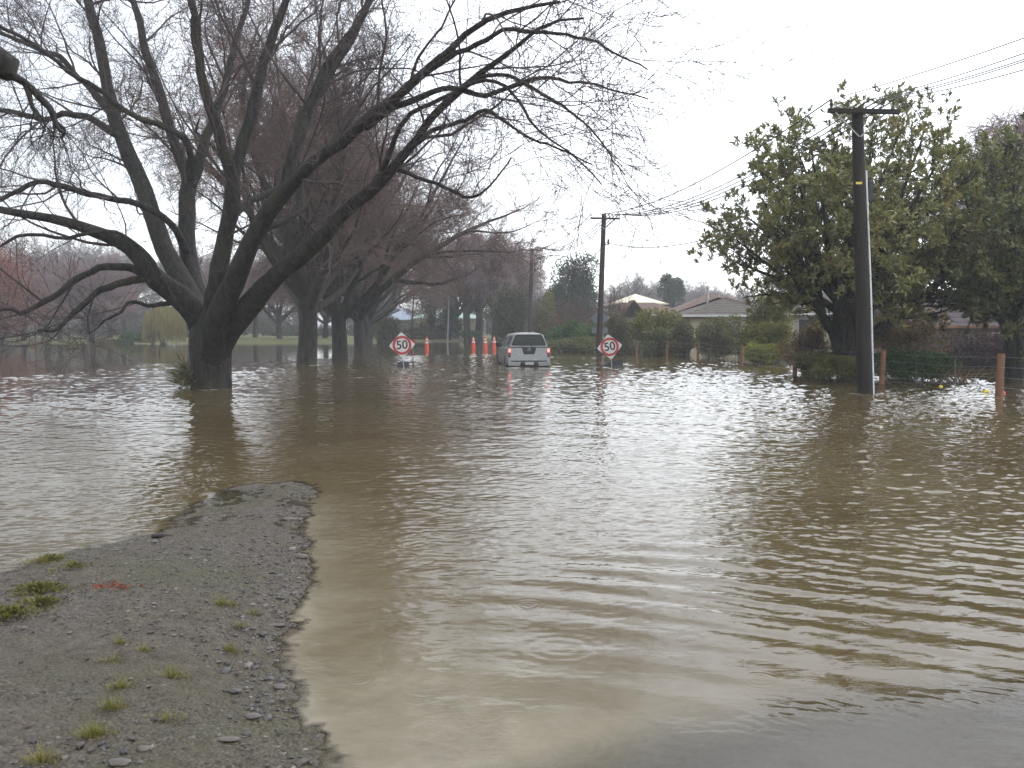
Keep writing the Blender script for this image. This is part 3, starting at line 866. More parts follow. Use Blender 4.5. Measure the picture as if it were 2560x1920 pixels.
# nearest street tree: its limbs follow the photo, each at its own distance
D = 1.1573
T1 = np.array([-8.15, 23.8, 0.0])
def limb(pts, n=26, wobble=0.05, rng=None):
    """pts: (x, y in the 2212-wide view, width there, distance offset)"""
    rows_ = []
    for x, y, wd, off in pts:
        Y = T1[1]+off
        p = at(x*D, y*D, Y)
        rows_.append([p[0], p[1], p[2], max(0.44*wd*D*Y/2200.0, 0.012)])
    Pr = resample(rows_, n)
    Pr[:, 3] = np.maximum(Pr[:, 3], 0.011)
    if rng is not None:
        s = np.linspace(0, 1, n)[:, None]
        nz = np.cumsum(rng.normal(size=(n, 3)), axis=0)*wobble*0.25
        nz -= nz[0]*(1-s)+nz[-1]*s
        Pr[:, :3] += nz
    return Pr
LIMBS = {
 'A': [(452, 800, 60, 0), (448, 745, 66, 0), (430, 692, 64, 0), (395, 645, 60, -0.3), (335, 598, 50, -0.7), (285, 542, 36, -1.1), (230, 508, 31, -1.5), (150, 482, 24, -2.0), (60, 463, 20, -2.5), (-40, 450, 15, -3.0), (-140, 470, 8, -3.4)],
 'A2': [(330, 604, 24, -0.6), (285, 582, 20, -0.8), (240, 578, 18, -1.0), (185, 592, 16, -1.3), (135, 628, 15, -1.5), (90, 655, 13, -1.8), (50, 676, 11, -2.0), (30, 668, 8, -2.2), (-30, 672, 7, -2.6)],
 'A3': [(318, 600, 20, -0.6), (260, 618, 18, -0.8), (205, 638, 15, -1.0), (172, 668, 13, -1.2), (150, 690, 11, -1.3), (120, 710, 8, -1.5), (80, 714, 5, -1.7)],
 'A4': [(395, 650, 16, -0.3), (330, 666, 10, -0.7), (285, 662, 8, -1.0), (240, 690, 6, -1.3), (190, 720, 4, -1.6)],
 'A5': [(415, 690, 14, -0.4), (370, 640, 12, -0.8), (330, 560, 11, -1.2), (295, 520, 10, -1.4), (240, 490, 9, -1.8), (150, 505, 9, -2.2), (60, 500, 8, -2.6), (0, 530, 7, -2.8), (-60, 545, 5, -3)],
 'A6': [(405, 545, 20, 0.2), (370, 480, 18, -0.4), (300, 440, 16, -0.9), (215, 425, 15, -1.4), (130, 400, 14, -1.9), (80, 395, 12, -2.2), (0, 430, 10, -2.6), (-60, 445, 6, -2.9)],
 'B': [(454, 800, 60, 0.2), (448, 740, 60, 0.3), (432, 690, 58, 0.4), (405, 625, 54, 0.8), (360, 545, 45, 1.2), (322, 440, 41, 1.6), (280, 340, 37, 2.0), (248, 255, 33, 2.3), (232, 180, 28, 2.6), (212, 90, 25, 2.8), (195, 20, 22, 3.0), (180, -70, 16, 3.3), (160, -170, 10, 3.5)],
 'B2': [(262, 300, 18, 2.1), (205, 258, 17, 1.8), (150, 240, 15, 1.4), (90, 255, 13, 1.0), (30, 235, 12, 0.6), (-60, 240, 9, 0.2)],
 'B3': [(248, 255, 20, 2.3), (212, 210, 17, 2.6), (165, 165, 14, 3.0), (110, 115, 13, 3.2), (50, 95, 11, 3.5), (0, 70, 9, 3.8), (-60, 55, 6, 4.0)],
 'C': [(455, 800, 50, 0.3), (448, 720, 52, 0.8), (415, 585, 42, 1.6), (408, 490, 40, 1.9), (412, 410, 38, 2.1), (410, 385, 30, 2.2), (376, 300, 26, 2.5), (350, 200, 23, 2.9), (318, 110, 20, 3.2), (297, 30, 17, 3.4), (270, -60, 12, 3.6)],
 'C2': [(412, 400, 26, 2.1), (440, 330, 25, 2.4), (462, 265, 21, 2.8), (490, 180, 17, 3.2), (510, 90, 14, 3.5), (538, 0, 11, 3.8), (550, -80, 8, 4.0)],
 'C3': [(412, 385, 18, 2.0), (405, 315, 16, 1.5), (360, 285, 14, 1.1), (290, 255, 13, 0.7), (225, 205, 12, 0.3), (165, 170, 11, 0.0), (80, 100, 10, -0.4), (0, 58, 9, -0.8), (-70, 40, 6, -1.2)],
 'D': [(456, 800, 60, 0), (458, 730, 60, -0.25), (464, 660, 54, -0.5), (472, 600, 46, -0.7), (482, 520, 42, -0.9), (495, 440, 40, -1.1), (492, 380, 30, -1.3), (470, 305, 27, -1.6), (440, 225, 25, -1.9), (425, 140, 22, -2.1), (418, 60, 20, -2.3), (405, -30, 16, -2.5), (390, -130, 10, -2.8)],
 'D2': [(497, 430, 32, -1.1), (515, 345, 29, -1.0), (535, 260, 27, -0.9), (552, 180, 25, -0.8), (575, 100, 22, -0.6), (605, 20, 19, -0.5), (625, -60, 14, -0.4), (640, -150, 9, -0.2)],
 'D3': [(500, 470, 18, -1), (545, 430, 15, -0.2), (600, 400, 13, 0.6), (660, 380, 11, 1.4), (720, 300, 9, 2.2), (760, 230, 6, 2.8)],
 'E': [(457, 800, 60, 0), (464, 740, 62, -0.5), (484, 670, 58, -1.0), (515, 600, 52, -1.4), (560, 505, 44, -1.9), (602, 440, 40, -2.3), (650, 385, 33, -2.8), (700, 340, 30, -3.2), (765, 300, 26, -3.7), (822, 238, 24, -4.2), (880, 190, 22, -4.6), (940, 130, 19, -5.0), (1000, 78, 16, -5.3), (1060, 40, 13, -5.6), (1130, 15, 10, -5.9), (1210, 5, 7, -6.2)],
 'E1': [(598, 445, 32, -2.2), (618, 380, 28, -2.1), (648, 300, 26, -2.0), (668, 220, 24, -1.9), (690, 155, 22, -1.8), (735, 90, 20, -1.7), (775, 30, 17, -1.6), (800, -40, 13, -1.5), (820, -130, 8, -1.4)],
 'E2': [(790, 275, 18, -3.9), (860, 230, 16, -4.2), (935, 195, 14, -4.4), (985, 195, 13, -4.6), (1040, 205, 12, -4.8), (1110, 180, 11, -5.0), (1175, 158, 9, -5.3), (1240, 170, 7, -5.5), (1320, 190, 5, -5.8), (1400, 215, 3, -6.0)],
 'E3': [(880, 190, 14, -4.6), (950, 150, 13, -5.2), (1030, 110, 12, -5.6), (1100, 75, 11, -6.0), (1180, 75, 9, -6.3), (1260, 85, 7, -6.6), (1330, 110, 5, -6.9), (1400, 150, 3.5, -7.2)],
 'E4': [(560, 500, 16, 0.4), (640, 455, 20, 1.2), (640, 330, 24, 1.6), (648, 250, 20, 1.9), (690, 200, 17, 2.4), (760, 90, 14, 2.9), (800, 0, 10, 3.4)],
 'F': [(458, 810, 60, 0), (468, 765, 64, -0.1), (498, 712, 62, -0.4), (545, 655, 56, -0.9), (610, 585, 46, -1.5), (690, 515, 40, -2.1), (755, 450, 34, -2.7), (820, 395, 28, -3.2), (875, 330, 23, -3.7), (930, 260, 20, -4.2), (985, 200, 17, -4.7), (1045, 150, 14, -5.2), (1110, 105, 11, -5.6), (1180, 60, 8, -6.0), (1260, 40, 5, -6.4)],
 'F2': [(770, 430, 16, -2.7), (815, 385, 14, -3.2), (870, 270, 12, -3.8), (930, 225, 11, -4.4), (990, 195, 10, -5.0), (1050, 170, 9, -5.5), (1100, 200, 8, -6.0), (1160, 280, 6, -6.4), (1230, 340, 4.5, -6.8), (1300, 400, 3, -7.1)],
 'F3': [(880, 330, 12, -3.7), (950, 280, 11, -4.4), (1010, 265, 10, -4.9), (1060, 250, 9, -5.3), (1130, 300, 7, -5.8), (1200, 320, 5, -6.2), (1280, 355, 3.5, -6.5)],
 'F4': [(845, 360, 11, -3.4), (905, 385, 9, -3.8), (970, 415, 8, -4.2), (1030, 435, 7, -4.6), (1070, 410, 5, -5.0), (1105, 340, 4, -5.4)],
 'F5': [(1000, 190, 10, -4.8), (1080, 160, 9, -5.4), (1150, 190, 8, -5.9), (1210, 225, 7, -6.4), (1260, 270, 5, -6.8), (1310, 320, 4, -7.2), (1350, 380, 3, -7.5)],
}
rng = np.random.default_rng(2024)
t = thing('bare_tree', 'nearest great bare street tree, trunk in the flood, branches arching over the road', 'tree', T1, group='bare trees along the flooded road')
big = []
for k, pts in LIMBS.items():
    Pr = limb(pts, 26, 0.10 if k[0] != 'A' else 0.07, rng)
    Pr[:, :3] -= T1
    big.append(Pr)
big = np.array(big)
# bole: flares to the fork
bole = []
for y, xl, xr in ((850, 411, 500), (820, 413, 497), (790, 414, 497), (765, 413, 497), (740, 412, 498), (715, 415, 495), (690, 420, 488), (665, 430, 475)):
    a = at(xl*D, y*D, T1[1]); b_ = at(xr*D, y*D, T1[1])
    bole.append([(a[0]+b_[0])/2-T1[0], 0, a[2], (b_[0]-a[0])/2])
bole[0][2] = -0.5
bole = resample(bole, 22)
mbV, mbF = tubes(bole[None, :, :3], bole[None, :, 3], 28)
ang = np.arctan2(mbV[:, 1]-0, mbV[:, 0]-bole[:, 0].mean())
mbV[:, :2] *= (1+0.05*np.sin(ang*5+mbV[:, 2]*1.3)+0.03*np.sin(ang*9+1))[:, None]
Vb, Fb = tubes(big[:, :, :3], big[:, :, 3], 12)
# knobbly limbs
Vb = Vb+0.012*np.stack([np.sin(Vb[:, 2]*9+Vb[:, 0]*5), np.sin(Vb[:, 0]*8+3), np.sin(Vb[:, 0]*7+Vb[:, 1]*6)], -1)
mesh_np('trunk', np.vstack([mbV, Vb]), np.vstack([mbF, Fb+len(mbV)]), True, M['bark'], t)
low = np.array([q in ('A', 'A2', 'A3', 'A4', 'A5') for q in LIMBS])
hang = np.array([q in ('F2', 'F3', 'F4', 'F5', 'E2', 'E3') for q in LIMBS])
sets = []
for sel, k_, tr_ in ((low, (4, 5, 4, 3), (0.10, 0.03, 0.0, 0.0)), (hang, (6, 5, 4, 3), (0.02, 0.0, -0.01, -0.01)), (~low & ~hang, (11, 7, 6, 3), (0.05, 0.02, 0.0, 0.0))):
    sets += crown_from(big[sel][:, :, :3], np.minimum(big[sel][:, :, 3], 0.10), rng, k=k_, tlo=0.34, trop=tr_)
V, F = join_tubes(sets)
mesh_np('crown', V, F, True, M['twig'], t)

def bare_tree(name, label, group, seed, th_=3.0, tr=0.43, nl=11, reach=(7, 10.5), elev=(25, 72), k=(9, 7, 5, 3), L=((2.0, 4.2), (1.1, 2.0), (0.6, 1.1), (0.35, 0.6)), rmin=0.006, bark='bark2', twig='twig', trop=0.05, droop=0.0, limb_r=0.5, wob=0.13, lw=0.10):
    """vase-shaped bare tree: bole, spreading limbs, three or four orders of twigs (local coordinates)"""
    rng = np.random.default_rng(seed)
    t = thing(name, label, 'tree', group=group)
    nb = 12
    z = np.linspace(-0.6, th_, nb)
    rad = tr*(1.0+0.25*np.exp(-(z+0.3)/0.5)*0.5-0.10*np.clip(z/th_, 0, 1)+0.22*smooth(0.7*th_, th_, z))
    rad[-1] *= 0.6
    P = np.stack([0.06*np.sin(z*1.1+seed), 0.06*np.cos(z*0.9+seed), z], -1)
    V0, F0 = tubes(P[None], rad[None], 18)
    nseg = 16
    az = (np.arange(nl)+rng.uniform(-0.3, 0.3, nl))*2.39996
    el = np.radians(elev[0]+(elev[1]-elev[0])*((np.arange(nl)+rng.random(nl))/nl))
    Ln = rng.uniform(reach[0], reach[1], nl)*(0.85+0.3*np.sin(el))
    d = np.stack([np.cos(az)*np.cos(el), np.sin(az)*np.cos(el), np.sin(el)], -1)
    p = np.stack([np.zeros(nl)+P[-1, 0], np.zeros(nl)+P[-1, 1], th_-0.35*th_*rng.random(nl)*0.9-0.15], -1)
    out = np.zeros((nl, nseg+1, 3)); out[:, 0] = p
    for s in range(nseg):
        d = d+rng.normal(size=(nl, 3))*lw
        d[:, 2] += trop*(1-1.3*s/nseg)-droop*(s/nseg)
        d = nrm(d); p = p+d*(Ln/nseg)[:, None]; out[:, s+1] = p
    r0 = tr*limb_r*rng.uniform(0.7, 1.1, nl)
    s = np.linspace(0, 1, nseg+1)[None]
    Rr = r0[:, None]*(1-s)**0.8+0.02
    # each limb forks
    P2, R2 = spawn(out, Rr, 4, rng, nseg=10, tlo=0.18, thi=0.75, ang=(20, 45), length=(reach[0]*0.5, reach[1]*0.62), rfac=0.72, rmin=0.02, rend=0.15, wob=0.11, trop=0.02-droop*0.5, lenfall=0.4)
    V1, F1 = tubes(out, Rr, 9); V2, F2 = tubes(P2, R2, 7)
    mesh_np('trunk', np.vstack([V0, V1, V2]), np.vstack([F0, F1+len(V0), F2+len(V0)+len(V1)]), True, M[bark], t)
    sets = []
    tw = tuple(-droop*x for x in (0.3, 0.8, 1.2, 1.5))
    s1 = crown_from(out, np.minimum(Rr, 0.09), rng, k=(k[0],)+tuple(k[1:]), L=L, tlo=0.35, rmin=rmin, trop=tw, wob=wob)
    s2 = crown_from(P2, np.minimum(R2, 0.07), rng, k=(max(k[0]-3, 3),)+tuple(k[1:]), L=[(a*0.8, b*0.8) for a, b in L], tlo=0.25, rmin=rmin, trop=tw, wob=wob)
    V, F = join_tubes(s1+s2)
    mesh_np('crown', V, F, True, M[twig], t)
    return t

GR = 'bare trees along the flooded road'
rowA = bare_tree('bare_tree', 'second bare street tree, forking trunk just behind the nearest great tree', GR, 31, th_=3.1, tr=0.43, rmin=0.0075, k=(9, 6, 5, 3), twig='twig_row', reach=(8.5, 12.5), nl=12)
rowA.location = (-9.0, 38.7, 0); rowA.rotation_euler = (0, 0, 0.4)
rowB = bare_tree('bare_tree', 'third bare street tree in the row, straight bole behind the second', GR, 47, th_=2.9, tr=0.41, rmin=0.0085, k=(9, 6, 5, 3), twig='twig_row', reach=(8.5, 12.5), nl=12)
rowB.location = (-9.25, 47.0, 0); rowB.rotation_euler = (0, 0, 2.0)
dup(rowA, 'fourth bare street tree, dim trunk right of the third one', (-10.9, 63, 0), 3.6, (0.92, 0.92, 0.95), GR)
dup(rowB, 'fifth bare street tree, hidden almost wholly by the fourth', (-12.6, 76, 0), 4.4, (0.9, 0.9, 0.9), GR)
dup(rowA, 'sixth and farthest bare street tree of the row on the left', (-15.0, 92, 0), 5.3, (0.9, 0.9, 0.92), GR)

# bough of a tree that stands just outside the frame on the left
t = thing('lopped_tree', 'lopped knobbly bough with drooping twigs reaching in at the upper left edge', 'tree', (-8.6, 10.5, -0.3))
o0 = np.array([-8.6, 10.5, -0.3])
def wp(px, py, Y): return at(px, py, Y)-o0
stem = resample([[0, 0, -0.3, 0.34], [0.1, 0, 1.5, 0.29], [0.25, 0.1, 3.2, 0.25], [0.6, 0.3, 4.3, 0.22], list(wp(-160, 120, 11.5))+[0.19], list(wp(-40, 140, 12))+[0.20], list(wp(8, 165, 12.1))+[0.21], list(wp(22, 190, 12.1))+[0.10]], 30)
V0, F0 = tubes(stem[None, :, :3], stem[None, :, 3], 14)
V0 = V0+0.02*np.stack([np.sin(V0[:, 2]*14), np.sin(V0[:, 0]*13+2), np.sin(V0[:, 0]*15+V0[:, 1]*9)], -1)
mesh_np('trunk', V0, F0, True, M['bark'], t)
br = [resample([list(wp(a, b, Yd))+[r_] for a, b, Yd, r_ in pts], 14) for pts in (
    [(5, 180, 12.1, 0.06), (60, 205, 12.2, 0.05), (105, 250, 12.3, 0.047), (128, 275, 12.3, 0.045), (140, 310, 12.3, 0.03), (158, 335, 12.3, 0.018)],
    [(60, 205, 12.2, 0.035), (72, 240, 12.2, 0.03), (85, 275, 12.2, 0.03), (110, 300, 12.2, 0.015), (112, 330, 12.2, 0.01)],
    [(125, 278, 12.3, 0.03), (140, 305, 12.35, 0.03), (162, 325, 12.4, 0.02), (155, 342, 12.4, 0.012), (120, 338, 12.4, 0.006)],
    [(85, 275, 12.2, 0.02), (100, 300, 12.1, 0.012), (108, 335, 12.1, 0.009), (70, 345, 12.0, 0.006), (20, 350, 11.9, 0.005)])]
br = np.array(br)
sets = [(br[:, :, :3], br[:, :, 3], 8)]
P, Rr = spawn(br[:, :, :3], br[:, :, 3], 7, rng, nseg=7, tlo=0.3, length=(0.4, 1.0), rfac=0.4, rmin=0.004, trop=-0.12, wob=0.25, rmax=0.012)
sets.append((P, Rr, 4)); P, Rr = spawn(P, Rr, 4, rng, nseg=4, length=(0.2, 0.5), rfac=0.6, rmin=0.003, trop=-0.1, wob=0.2); sets.append((P, Rr, 3))
V, F = join_tubes(sets)
mesh_np('branch', V, F, True, M['bark'], t)

# ------------------------------------------------------------------ leafy plants
def leaf_quads(Pos, Nrm, Dir, ln, wd, rng):
    """kite leaves: Pos base, Dir along, Nrm side axis; sizes arrays"""
    side = nrm(np.cross(Dir, Nrm))
    mid = Pos+Dir*(ln*0.5)[:, None]+Nrm*(0.06*ln)[:, None]
    V = np.stack([Pos, mid+side*(wd*0.5)[:, None], Pos+Dir*ln[:, None]-Nrm*(0.05*ln)[:, None], mid-side*(wd*0.5)[:, None]], 1)
    F = (np.arange(len(Pos))*4)[:, None]+np.arange(4)[None]
    return V.reshape(-1, 3), F

def clump_points(rng, n, size, nclump, shape='dome', hollow=0.55):
    """leaf positions gathered in uneven clumps; size=(rx,ry,h), z from 0"""
    rx, ry, h = size
    c = rng.normal(size=(nclump, 3)); c = nrm(c)
    c *= rng.uniform(0.3, 1.02, (nclump, 1))*(1+0.12*np.sin(5*c[:, :1]+3*c[:, 2:]))
    if shape == 'cone':
        zz = rng.random(nclump)**1.3
        a = rng.uniform(0, 6.283, nclump); rad = (1-zz)*rng.uniform(0.4, 1.0, nclump)
        c = np.stack([np.cos(a)*rad, np.sin(a)*rad, zz*2-1], -1)
        cr = rng.uniform(0.16, 0.34, nclump)*(0.45+0.75*(1-zz))
    else:
        cr = rng.uniform(0.14, 0.42, nclump)
    pick = rng.choice(nclump, n, p=cr**2/np.sum(cr**2))
    d = nrm(rng.normal(size=(n, 3)))
    rad = cr[pick]*(hollow+(1.12-hollow)*rng.random(n))
    p = c[pick]+d*rad[:, None]
    p[:, 2] = (p[:, 2]+1)/2
    keep = (p[:, 2] > -0.03)
    p, d = p[keep], d[keep]
    return p*np.array([rx, ry, h]), d, c, cr

def leafy(name, label, cat, px0, px1, py0, py1, Y, mat, n=2500, leaf=0.10, aspect=0.45, nclump=16, shape='dome', group=None, depth=0.8, base=None, seed=None, stem='bark2', trunk=None, droop=0.0):
    """a bush or small tree filling a patch of the view at distance Y, standing on the ground there"""
    rng = np.random.default_rng(abs(hash((px0, py0, Y))) % 100000 if seed is None else seed)
    a = at((px0+px1)/2, py0, Y)
    wdt = (px1-px0)/2200.0*Y*1.1; n = int(n*1.6); nclump = int(nclump*1.4)
    zt = a[2]
    zb = at((px0+px1)/2, py1, Y)[2] if base is None else base
    root = np.array([a[0], Y, 0.0])
    gz_ = float(shore_height(np.array([[a[0]]]), np.array([[Y]]))[0, 0])
    t = thing(name, label, cat, (root[0], root[1], gz_), group=group)
    size = (wdt/2, wdt/2*depth, zt-zb)
    p, d, c, cr = clump_points(rng, n, size, nclump, shape)
    p[:, 2] += zb-gz_
    m = len(p)
    Dv = nrm(d*0.6+rng.normal(size=(m, 3))*0.55+np.array([0, 0, 0.25-droop]))
    Nv = rng.normal(size=(m, 3)); Nv[:, 2] += 0.8
    Nv = nrm(Nv-Dv*(Nv*Dv).sum(1, keepdims=True))
    ln = leaf*rng.uniform(0.6, 1.35, m)
    V, F = leaf_quads(p, Nv, Dv, ln, ln*aspect, rng)
    mesh_np('foliage', V, F, True, M[mat], t)
    # stems run from the base to the clumps
    cc = c.copy(); cc[:, 2] = (cc[:, 2]+1)/2
    cc = cc*np.array(size); cc[:, 2] += zb-gz_
    tz = zb-gz_
    sets = []
    tr_r = trunk or max(0.012*wdt, 0.012)
    if trunk:
        s = np.linspace(0, 1, 8)
        P = np.stack([0.1*wdt*0.2*np.sin(s*3), 0*s, -0.3+s*(tz+0.6*size[2]+0.3)], -1)
        sets.append((P[None], (trunk*(1-0.7*s))[None], 8))
    k = len(cc)
    st = np.zeros((k, 3)); st[:, :2] = rng.normal(size=(k, 2))*0.03*wdt
    if trunk: st[:, 2] = tz+size[2]*0.1*rng.random(k); st[:, :2] *= 0.3
    s = np.linspace(0, 1, 7)[None, :, None]
    P = st[:, None]*(1-s)+cc[:, None]*s
    P[:, :, 2] -= (np.sin(s[..., 0]*np.pi)*0.05*size[2])
    P += rng.normal(size=P.shape)*0.012*wdt*(s*(1-s)*4)
    sets.append((P, np.broadcast_to((tr_r*0.55*(1-0.8*s[..., 0])), P.shape[:2]), 5))
    P2, R2 = spawn(P, np.broadcast_to((tr_r*0.5*(1-0.8*s[..., 0])), P.shape[:2]), 5, rng, nseg=4, tlo=0.4, length=(0.12*wdt, 0.3*wdt), rfac=0.6, rmin=0.004)
    sets.append((P2, R2, 3))
    V, F = join_tubes(sets)
    mesh_np('trunk' if trunk else 'stem', V, F, True, M[stem], t)
    return t

def twiggy(name, label, cat, px0, px1, py0, py1, Y, twig='twig_brown', n=40, seed=1, group=None):
    """leafless many-stemmed shrub"""
    rng = np.random.default_rng(seed)
    a = at((px0+px1)/2, py0, Y); wdt = (px1-px0)/2200.0*Y; h = a[2]
    t = thing(name, label, cat, (a[0], Y, 0), group=group)
    az = rng.uniform(0, 6.283, n); ro = wdt*0.5*np.sqrt(rng.random(n))
    s = np.linspace(0, 1, 8)[None, :, None]
    st = np.stack([np.cos(az)*ro*0.35, np.sin(az)*ro*0.35, np.full(n, -0.4)], -1)
    en = np.stack([np.cos(az)*ro, np.sin(az)*ro, h*(1-0.45*(ro/(wdt*0.5))**2)*rng.uniform(0.6, 1, n)], -1)
    P = st[:, None]*(1-s)+en[:, None]*s
    P += rng.normal(size=P.shape)*0.03*h*s
    r0 = 0.018*np.ones((n, 8))*np.linspace(1, 0.4, 8)[None]
    P1, R1 = spawn(P, r0, 7, rng, nseg=5, tlo=0.25, length=(h*0.18, h*0.38), rfac=0.6, rmin=0.008, trop=0.05)
    P2, R2 = spawn(P1, R1, 5, rng, nseg=3, tlo=0.2, length=(h*0.08, h*0.18), rfac=0.7, rmin=0.007)
    V, F = tubes(P, r0, 5)
    mesh_np('stem', V, F, True, M['bark2'], t)
    V, F = join_tubes([(P1, R1, 3), (P2, R2, 3)])
    mesh_np('twigs', V, F, True, M[twig], t)
    return t

def rosette_tree(label, name, base, limbs, Y0, mat, seed, kk=(7, 6), leafn=8, leaf=0.20, stub=0.19, tlo=0.5, extra=0.4, cen=(2120, 620)):
    """evergreen with whorls of long leaves at the twig ends; limbs: list of (px, py, dY) end points"""
    rng = np.random.default_rng(seed)
    t = thing(name, label, 'tree', base)
    n = len(limbs)
    E = []
    for px, py, dY in limbs:
        px, py = cen[0]+(px-cen[0])*0.94, cen[1]+(py-cen[1])*(0.88 if py < cen[1] else 0.95)
        E.append(at(px, py, Y0+dY)-np.array(base))
    E = np.array(E)
    order = np.argsort(np.arctan2(E[:, 0], E[:, 2])+0.25*np.sign(E[:, 1]))
    L = [None]*n
    for g0 in range(0, n, 4):                       # limbs fork off a few main stems
        idx = order[g0:g0+4]
        gm = E[idx].mean(0)
        b0 = rng.normal(size=2)*0.16
        f1 = np.array([gm[0]*0.16, gm[1]*0.16, 0.9+0.07*gm[2]])+rng.normal(size=3)*0.06
        f2 = np.array([gm[0]*0.36, gm[1]*0.36, 0.7+0.28*gm[2]])+rng.normal(size=3)*0.10
        for q_ in idx:
            e = E[q_]; r0 = stub*rng.uniform(0.75, 1.0)
            m2 = f2*0.45+e*0.5+rng.normal(size=3)*0.12+np.array([0, 0, 0.15])
            L[q_] = resample([[b0[0], b0[1], -0.5, r0*1.15], list(f1)+[r0], list(f2)+[r0*0.75], list(m2)+[r0*0.42], list(e)+[0.022]], 18)
    L = np.array(L)
    L[:, 9:, :3] += np.cumsum(rng.normal(size=(n, 9, 3)), axis=1)*0.022
    sets = [(L[:, :, :3], L[:, :, 3], 9)]
    P1, R1 = spawn(L[:, :, :3], L[:, :, 3], kk[0], rng, nseg=7, tlo=tlo, length=(1.0, 2.6), ang=(25, 60), rfac=0.5, rmin=0.014, trop=0.03, wob=0.16, lenfall=0.3, rmax=0.06)
    P2, R2 = spawn(P1, R1, kk[1], rng, nseg=5, tlo=0.2, length=(0.5, 1.1), ang=(25, 65), rfac=0.6, rmin=0.009, trop=0.06, wob=0.18, lenfall=0.3)
    P3, R3 = spawn(P2, R2, 2, rng, nseg=3, tlo=0.3, thi=0.9, length=(0.25, 0.5), ang=(30, 65), rfac=0.7, rmin=0.007, trop=0.1)
    sets += [(P1, R1, 6), (P2, R2, 4), (P3, R3, 3)]
    V, F = join_tubes(sets)
    mesh_np('trunk', V, F, True, M['bark'], t)
    tips = np.vstack([P1[:, -1], P2[:, -1], P3[:, -1], P2[rng.random(len(P2)) < extra, 3]])
    ax = np.vstack([P1[:, -1]-P1[:, -2], P2[:, -1]-P2[:, -2], P3[:, -1]-P3[:, -2], (P2[:, 3]-P2[:, 2])[:0]])
    if len(ax) < len(tips): ax = np.vstack([ax, rng.normal(size=(len(tips)-len(ax), 3))*0.2+[0, 0, 1]])
    ax = nrm(nrm(ax)+np.array([0, 0, 0.35]))
    k = leafn
    Pos = np.repeat(tips, k, 0); A = np.repeat(ax, k, 0); m = len(Pos)
    pr = rng.normal(size=(m, 3)); pr = nrm(pr-A*(pr*A).sum(1, keepdims=True))
    el = np.radians(rng.uniform(10, 75, m))[:, None]
    Dv = nrm(np.cos(el)*pr+np.sin(el)*A)
    Nv = nrm(A-Dv*(A*Dv).sum(1, keepdims=True))
    Pos = Pos-A*(rng.random(m)*0.14)[:, None]
    ln = leaf*rng.uniform(0.65, 1.25, m)
    V, F = leaf_quads(Pos, Nv, Dv, ln, ln*0.33, rng)
    mesh_np('foliage', V, F, True, M[mat], t)
    return t

rosette_tree('broad evergreen tree with long glossy leaves behind the near power pole', 'evergreen_tree', (rows(2120, 27.5), 27.5, 0),
    [(1800, 650, 1), (1815, 592, -1), (1850, 535, 1.5), (1895, 480, -1), (1905, 420, 1), (1930, 335, 0), (1985, 325, 2), (2030, 345, -2), (2080, 300, 1), (2140, 255, 0), (2190, 245, 1.5), (2250, 290, -1.5),
     (2325, 270, 0.5), (2300, 340, 2.5), (2390, 330, 0), (2440, 400, -2), (2480, 420, 1.5), (2500, 520, -1), (2520, 600, 1), (2440, 560, -2.5), (2400, 650, 0.5), (2330, 700, -1.5), (2040, 480, 3.5), (2150, 420, -4), (2250, 480, 4), (1960, 560, -3), (2040, 640, 3), 
     (2200, 600, -4.5), (2350, 480, -4), (2300, 600, 3), (1990, 430, -2.5), (2100, 380, 3)], 27.5, 'magnolia', 5, kk=(9, 6), leafn=12, leaf=0.18)
rosette_tree('dark evergreen tree at the right edge beyond the last fence post', 'evergreen_tree', (rows(2545, 27), 27.0, 0),
    [(2400, 480, 0), (2430, 560, 1), (2420, 660, -1), (2480, 385, 1.5), (2470, 700, 0.5), (2540, 360, -1), (2600, 390, 0), (2650, 560, 1), (2640, 680, -1), (2560, 560, -2.5), (2520, 640, -3), (2560, 480, 2.5), (2440, 720, -2), (2360, 690, 1.5), (2500, 730, -2.5), (2560, 690, 2)], 27.0, 'evergreen', 9, kk=(9, 6), leafn=10, leaf=0.18, cen=(2530, 680))

# cabbage tree head among the crowns at the right edge
cb = np.array([rows(2522, 28.0), 28.0, 0.0])
t = thing('cabbage_tree', 'spiky strap-leaved head standing out of the crowns at the right edge', 'tree', cb)
hd = at(2522, 372, 28.0)-cb
s = np.linspace(0, 1, 10)
mb = MB(); mb.tube(np.stack([hd[0]*s+0.05*np.sin(s*5), hd[1]*s, -0.4+s*(hd[2]+0.4)], -1), 0.13-0.05*s, 9)
mb.build('trunk', M['bark2'], t, True)
n = 170
dv = nrm(rng.normal(size=(n, 3))+np.array([0, 0, 0.35])); ln = rng.uniform(0.55, 0.85, n)
Vv, Ff = [], []
for i in range(n):
    sd = nrm(np.cross(dv[i], [0, 0, 1])); ps = []
    for k in range(5):
        u = k/4; c = hd+dv[i]*ln[i]*u+np.array([0, 0, -0.28*u*u*(1-abs(dv[i][2]))])
        wd_ = 0.03*(1-u*0.9)
        ps += [c-sd*wd_, c+sd*wd_]
    Ff += [[len(Vv)+2*k, len(Vv)+2*k+1, len(Vv)+2*k+3, len(Vv)+2*k+2] for k in range(4)]; Vv += ps
mesh_np('foliage', np.array(Vv), np.array(Ff), True, M['strap'], t)

